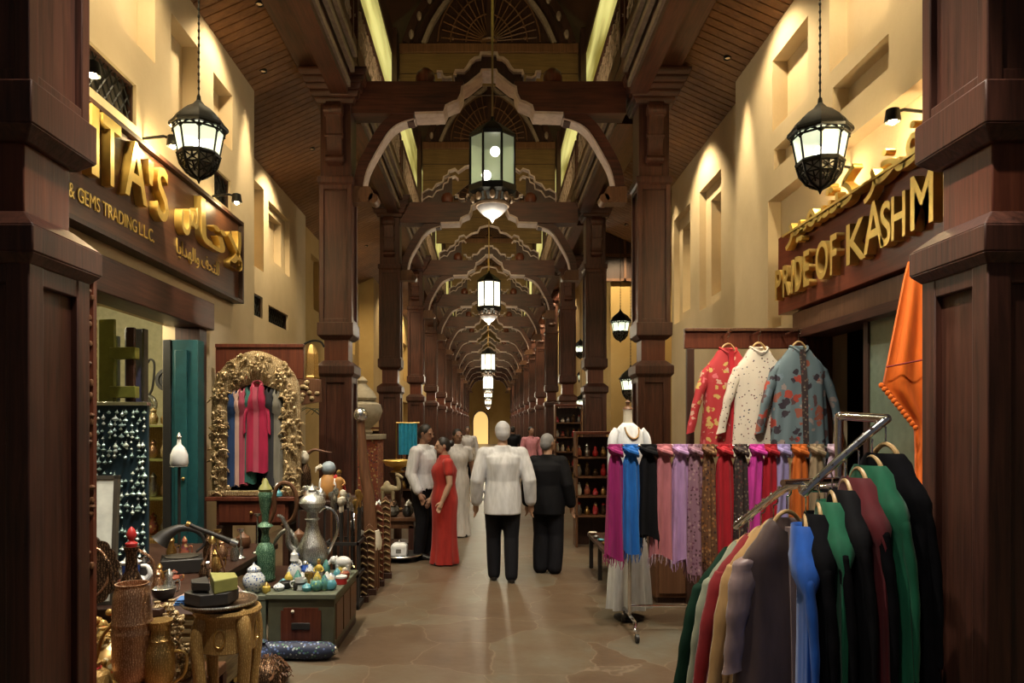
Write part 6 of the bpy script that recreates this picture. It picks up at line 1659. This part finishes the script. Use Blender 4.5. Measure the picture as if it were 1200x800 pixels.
def fit(s, parent, frame, y0, y1, z0, z1, x, out, name='letter'):
    """one glyph (or joined script) stretched to stand between y0..y1 and z0..z1 on a sign board"""
    letters(s, 1.0, parent, M['gold_paint'], frame, (0,0,0), bold=.012, extrude=.035, split=False, name=name)
    me = LAST[0]
    ys = [v.co.y for v in me.vertices]; zs = [v.co.z for v in me.vertices]; xs = [v.co.x for v in me.vertices]
    a, b2 = (min(ys), max(ys)) if out > 0 else (max(ys), min(ys))
    for v in me.vertices:
        v.co.y = y0+(v.co.y-a)/(b2-a)*(y1-y0); v.co.z = z0+(v.co.z-min(zs))/(max(zs)-min(zs))*(z1-z0)
        v.co.x = x+v.co.x
    me.update()
def words_at(s, size, parent, frame, origin, sx):
    adv = 0; ax = Vector(frame[0])
    for w_ in s.split(' '):
        adv += letters(w_, size, parent, M['gold_paint'], frame, Vector(origin)+ax*adv, sx=sx, extrude=.004, name='small_lettering', split=False)+size*.22*sx

# gift shop sign, left
FL = ((0,1,0), (0,0,1), (1,0,0)); FR = ((0,-1,0), (0,0,1), (-1,0,0))
s1 = thing('shop_sign', 'long dark wooden shop sign with raised gold ITA\'S lettering and Arabic script', 'sign', (-2.95, 0, 3.15))
MB().box(0, .08, 4.2, 8.28, 0, .86).build('board', M['sign_wood'], s1, smooth=False, bev=.006)
fr = MB()
for a in ((4.2, 8.3, -.035, .0), (4.2, 8.3, .86, .895), (8.27, 8.31, -.035, .895)): fr.box(0, .13, *a)
fr.build('frame', M['deep_wood'], s1, smooth=False)
fit('N', s1, FL, 4.74, 5.0, .345, .84, .08, 1); fit('I', s1, FL, 5.09, 5.19, .345, .84, .08, 1); fit('T', s1, FL, 5.24, 5.50, .345, .84, .08, 1)
fit('A', s1, FL, 5.56, 5.92, .355, .82, .08, 1); fit("'", s1, FL, 5.94, 6.03, .56, .76, .08, 1); fit('S', s1, FL, 6.10, 6.31, .32, .78, .08, 1)
words_at('ARTS & GEMS TRADING L.L.C.', .15, s1, FL, (.082, 4.60, .13), .80)
fit('\ufeb1', s1, FL, 6.58, 6.96, .33, .66, .08, 1); fit('\ufe8e', s1, FL, 7.02, 7.32, .36, .80, .08, 1); fit('\ufe97', s1, FL, 7.30, 7.70, .36, .62, .08, 1); fit('\ufefb', s1, FL, 7.74, 8.20, .29, .74, .08, 1)
words_at('\ufe8e\ufef3\ufe8d\ufeaa\ufeec\ufedf\ufe8d\ufeed \ufed1\ufea4\ufe98\ufee0\ufedf', .19, s1, FL, (.082, 6.62, .15), 1.0)

# shawl shop sign, right
s2 = thing('shop_sign', 'long reddish wooden shop sign reading PRIDE OF KASHMIR in gold letters', 'sign', (3.0, 0, 2.82))
MB().box(-.10, .14, 3.1, 7.24, 0, .77).build('board', M['sign_red_wood'], s2, smooth=False, bev=.006)
for ch, p, q, z0, z1 in (('P',7.14,7.00,.13,.42),('R',6.96,6.80,.13,.43),('I',6.765,6.725,.13,.44),('D',6.68,6.54,.13,.45),('E',6.50,6.38,.14,.46),('O',6.26,6.03,.14,.47),('F',5.99,5.88,.14,.47),
     ('K',5.72,5.42,.16,.48),('A',5.46,5.17,.18,.55),('S',5.22,5.09,.18,.50),('H',5.08,4.91,.19,.50),('M',4.85,4.60,.20,.56),('I',4.50,4.46,.2,.52),('R',4.40,4.26,.2,.52)):
    fit(ch, s2, FR, p, q, z0, z1, -.10, -1)
fit('\ufeae\ufef4\ufee4\ufeb8\ufedb', s2, FR, 6.85, 5.55, .55, .92, -.12, -1, 'script_lettering'); fit('\ufeae\ufea8\ufed3', s2, FR, 5.42, 4.70, .55, .92, -.12, -1, 'script_lettering')
MB().box(-.20, -.10, 4.2, 6.9, .69, .71).build('script_rail', M['gold_paint'], s2, smooth=False)

# small sign lamps on arms
def sign_lamp(label, loc, s, power, tgt):
    t = thing('sign_lamp', label, 'lamp', loc, group='small spotlights over the shop signs')
    MB().tube([(0,0,0), (s*.18,0,.02), (s*.24,0,.0)], .012, 6).build('arm', M['black_metal'], t)
    MB().lathe([(.02,.05),(.045,.04),(.055,-.04),(.05,-.05),(.03,-.03)], 12, (s*.26,0,-.02)).build('shade', M['black_metal'], t)
    MB().sphere((s*.26,0,-.06), .028, 8, 6).build('bulb', M['spot_bulb'], t)
    point('sign_lamp_light', Vector(loc)+Vector((s*.26,0,-.11)), power, (1,.76,.38), .04)
sign_lamp('small spotlight over the gold ITA\'S letters', (-2.95, 6.15, 4.16), 1, 26, None)
sign_lamp('small spotlight over the gift shop sign, half hidden by the pillar', (-2.95, 4.9, 4.16), 1, 26, None)
sign_lamp('small spotlight over the Arabic end of the gift shop sign', (-2.95, 7.7, 4.16), 1, 6, None)
sign_lamp('small spotlight glowing over the Arabic script of the shawl shop sign', (3.14, 5.15, 3.95), -1, 26, None)
sign_lamp('small spotlight over the middle of the shawl shop sign', (3.14, 6.25, 3.95), -1, 16, None)

# ================================================================== shop fronts
# gift shop opening: lintel, jambs, room behind
lt = thing('door_1', 'dark wooden frame round the gift shop window', 'door', (-2.95, 0, 0), kind='structure')
MB().box(-.2, .10, 3.7, 7.5, 2.70, 2.98).build('lintel', M['dark_wood_y'], lt, bev=.01)
MB().box(-.2, .05, 7.24, 7.42, 0, 2.72).build('jamb', M['dark_wood'], lt, bev=.006)
MB().box(-.3, .08, 3.7, 4.1, 0, 2.72).build('jamb', M['dark_wood'], lt, bev=.006)
rm = MB()
rm.add([(-6,2.5,0),(-6,9.0,0),(-6,9.0,3.2),(-6,2.5,3.2)], [(0,1,2,3)]).add([(-6,9.0,0),(-2.97,9.0,0),(-2.97,9.0,3.2),(-6,9.0,3.2)], [(0,1,2,3)])
rm.add([(-6,2.5,3.2),(-2.97,2.5,3.2),(-2.97,9.0,3.2),(-6,9.0,3.2)], [(0,1,2,3)]).add([(-6,2.5,0),(-2.97,2.5,0),(-2.97,2.5,3.2),(-6,2.5,3.2)], [(0,1,2,3)])
struct('wall_gift_shop', rm, M['shop_wall'], 'pale inner walls of the gift shop seen through its window', 'wall', smooth=False)
point('shop_light', (-3.9, 6.6, 2.9), 70, (1,.88,.6), .15)
# shawl shop opening
l2 = thing('door_2', 'brown wooden frame round the dark shawl shop doorway', 'door', (3.0, 0, 0), kind='structure')
MB().box(-.06, .2, 2.6, 7.0, 2.60, 2.80).build('lintel', M['brown_wood'], l2, bev=.01)
MB().box(-.09, .2, 2.6, 7.0, 2.54, 2.62).build('lintel_moulding', M['dark_wood_y'], l2, bev=.006)
MB().box(-.05, .2, 6.72, 6.9, 0, 2.6).build('jamb', M['dark_wood'], l2, bev=.006)
MB().box(.02, .07, 4.75, 5.75, 0, 2.55).build('glass_door', M['green_glass'], l2, bev=.004)
MB().box(0, .09, 4.68, 4.77, 0, 2.55).build('door_stile', M['brown_wood'], l2, bev=.004)
MB().box(0, .09, 5.72, 5.79, 0, 2.55).build('door_stile', M['deep_wood'], l2, bev=.004)
rm = MB()
rm.add([(5.5,2.0,0),(5.5,8.5,0),(5.5,8.5,3.2),(5.5,2.0,3.2)], [(0,1,2,3)]).add([(5.5,8.5,0),(3.2,8.5,0),(3.2,8.5,3.2),(5.5,8.5,3.2)], [(0,1,2,3)])
rm.add([(5.5,2.0,3.2),(3.2,2.0,3.2),(3.2,8.5,3.2),(5.5,8.5,3.2)], [(0,1,2,3)]).add([(5.5,2.0,0),(3.2,2.0,0),(3.2,2.0,3.2),(5.5,2.0,3.2)], [(0,1,2,3)])
struct('wall_shawl_shop', rm, M['deep_wood'], 'dark inner walls of the shawl shop', 'wall', smooth=False)

glow('end_glow', (.85,.55,.18), .75)
ed = thing('door_3', 'lit arched doorway in the far end wall of the hall', 'door', (-.75, YE, 0), kind='structure')
MB().prism([(-.7,0),(.7,0),(.7,2.1)]+[(.7*math.cos(k*PI/10), 2.1+.9*math.sin(k*PI/10)) for k in range(1,10)]+[(-.7,2.1)], -.02, -.005).build('glass', M['end_glow'], ed, smooth=False)
MB().ribbon([(-.72,0),(-.72,2.1)]+[(-.72*math.cos(k*PI/10), 2.1+.92*math.sin(k*PI/10)) for k in range(1,10)]+[(.72,2.1),(.72,0)], .1, -.1, 0).build('frame', M['dark_wood'], ed)
# ================================================================== fill lamps added to the hall, wall washers
def can(label, loc, tgt, power, angle=85, col=(1,.90,.74), blend=.8):  # fill spotlight added to brighten goods, people and floor
    t = thing('fill_spotlight', label, 'lamp', loc, group='fill spotlights added high in the hall')
    MB().lathe([(.05,.10),(.06,.08),(.06,-.02),(.052,-.03),(.04,0)], 12).build('can', M['black_metal'], t)
    MB().sphere((0,0,-.004), (.036,.036,.012), 10, 6).build('lens', M['spot_bulb'], t)
    v = (Vector(tgt)-Vector(loc)).normalized()
    t.rotation_euler = v.to_track_quat('-Z', 'Y').to_euler()
    spot('spotlight', Vector(loc)+v*.06, tgt, power, angle, blend, col)

SPOTS = [
 # location, target, watts, angle: fill lamps added high in the front bay, the rest on the far faces of the cross beams
 ((-1.72,3.8,5.62), (-1.9,4.4,.6), 420, 62), ((-1.72,5.0,5.62), (-1.7,5.9,.4), 420, 60), ((-1.72,5.9,5.62), (-2.4,7.4,1.4), 420, 48),
 ((1.0,3.9,5.62), (1.3,3.3,1.0), 300, 60), ((1.2,3.9,5.7), (1.8,6.0,1.2), 560, 50), ((1.74,5.9,5.62), (2.4,6.5,2.2), 260, 50), ((.5,1.6,5.2), (1.98,3.42,1.95), 330, 22),
 ((-.9,5.2,5.9), (-.6,8.7,.9), 210, 44), ((.9,5.2,5.9), (.5,8.2,.6), 210, 44), ((0,4.4,5.9), (0,6.2,0), 170, 70), ((-.55,2.3,5.5), (-2.2,4.35,.8), 420, 30), ((.3,1.5,5.3), (1.4,2.95,1.0), 120, 34), ((-.1,2.95,5.9), (-1.75,2.92,1.0), 420, 48), ((.1,2.95,5.9), (1.9,2.92,1.0), 420, 48),
]
for k, (a, b_, w_, an) in enumerate(SPOTS):
    can('added black fill spotlight high up before the first cross beam, %s in the front row' % (ORD+['thirteenth','fourteenth'])[k], a, b_, w_, an)
for k, y in enumerate(LINES[:11]):  # fill spotlights added out of sight behind the cross beams
    for s in (-1, 1):
        can('added black fill spotlight behind the %s cross beam, %s end' % (ORD[k], 'gift shop' if s < 0 else 'shawl shop'), (s*1.25, y+.34, 5.86), (s*.9, y+2.4+.4*s, .2), (190 if k < 3 else 150+48*k), 88)
# wall washers: small lamps let into the aisle ceilings
def washer(label, loc, tgt, power, an=70):
    zc_ = 6.20-.448*(abs(loc[0])-2.32)-.005
    loc = (loc[0], loc[1], zc_)
    t = thing('ceiling_downlight', label, 'lamp', loc, group='small round downlights let into the aisle ceilings')
    MB().lathe([(.03,.03),(.05,.02),(.052,-.008),(.04,-.010),(.036,.01)], 14).build('rim', M['black_metal'], t)
    MB().sphere((0,0,.004), (.036,.036,.008), 10, 6).build('lens', M['down_lens'], t)
    spot('wash_light', Vector(loc)-Vector((0,0,.05)), tgt, power, an, .6, (1,.80,.48), .08)
glow('down_lens', (1,.8,.48), .03)
washer('round downlight at the pilaster corner beside the gift shop sign', (-2.74, 8.75, 0), (-2.93, 8.78, 3.4), 260, 34)
washer('round downlight at the pilaster corner beside the shawl shop sign', (2.78, 8.4, 0), (2.97, 8.45, 3.4), 260, 34)
washer('round downlight over the first niches of the gift shop wall', (-2.42, 5.6, 0), (-2.95, 5.9, 4.3), 150, 110)
washer('round downlight over the last niche of the gift shop wall', (-2.42, 7.6, 0), (-2.95, 7.7, 4.3), 120, 110)
washer('round downlight over the first niches of the shawl shop wall', (2.42, 5.4, 0), (3.0, 5.8, 4.3), 150, 110)
washer('round downlight over the last niche of the shawl shop wall', (2.42, 7.3, 0), (3.0, 7.4, 4.3), 130, 110)
washer('round downlight over the second cream wall beyond the gift shop', (-2.75, 11.2, 0), (-3.48, 11.4, 3.6), 260, 100)
washer('round downlight over the second cream wall beyond the shawl shop', (2.5, 10.4, 0), (3.15, 10.6, 3.6), 240, 100)
washer('round downlight at the far corner of the second cream wall beyond the shawl shop', (2.8, 12.2, 0), (3.14, 12.2, 3.2), 120, 50)
washer('round downlight over the recessed ochre wall', (2.9, 15.2, 0), (3.0, 16.4, 3.0), 260, 90)
washer('round downlight over the third bay of ochre wall', (-2.9, 17.0, 0), (-3.6, 18.0, 3.4), 300, 110)
for k, y in enumerate((22, 26.5, 31, 36, 41, 47, 53, 60)):  # far washers added to brighten the end of the hall
    washer('added round downlight far down the gift shop side, %s in line' % ORD[k], (-2.5, y, 0), (-3.2, y, 2.2), 260, 125)
    washer('added round downlight far down the shawl shop side, %s in line' % ORD[k], (2.36, y-3, 0), (2.75, y-3, 2.2), 260, 125)
# unseen uplights added behind the cross beams to light the gable screens and roof
for k, y in enumerate(LINES[:8]):
    for s in (-1, 1):
        t = thing('fill_uplight', 'unseen uplight added behind the %s cross beam, %s end' % (ORD[k], 'gift shop' if s < 0 else 'shawl shop'), 'lamp', (s*1.0, y+.22, 5.92), group='unseen uplights added behind the cross beams')
        MB().box(-.10, .10, -.05, .05, 0, .05).build('housing', M['black_metal'], t, bev=.006)
        MB().box(-.085, .085, -.035, .035, .05, .058).build('lens', M['spot_bulb'], t, smooth=False)
        spot('fill_uplight_light', (s*1.0, y+.26, 6.02), (0, y+4.7, 8.6), 90, 110, .8, (1,.78,.42))

w = bpy.data.worlds.new('World'); SC.world = w; w.use_nodes = True
w.node_tree.nodes['Background'].inputs['Color'].default_value = (.95,.90,.95,1)
w.node_tree.nodes['Background'].inputs['Strength'].default_value = .05

cam = bpy.data.cameras.new('Camera'); co = bpy.data.objects.new('Camera', cam); COL.objects.link(co)
co.location = (0, 0, EYE); co.rotation_euler = (PI/2, 0, 0)
cam.sensor_width = 36; cam.lens = FOC/1200*36; cam.shift_x = (600-VX)/1200; cam.shift_y = (VY-400)/1200
cam.clip_end = 200; SC.camera = co
SC.view_settings.view_transform = 'Standard'; SC.view_settings.look = 'None'; SC.view_settings.gamma = 1
SC.view_settings.use_curve_mapping = False; SC.view_settings.exposure = 0.5
SC.cycles.use_denoising = True; SC.cycles.max_bounces = 6; SC.cycles.diffuse_bounces = 3
SC.cycles.sample_clamp_indirect = 4.0; SC.cycles.caustics_reflective = False; SC.cycles.caustics_refractive = False
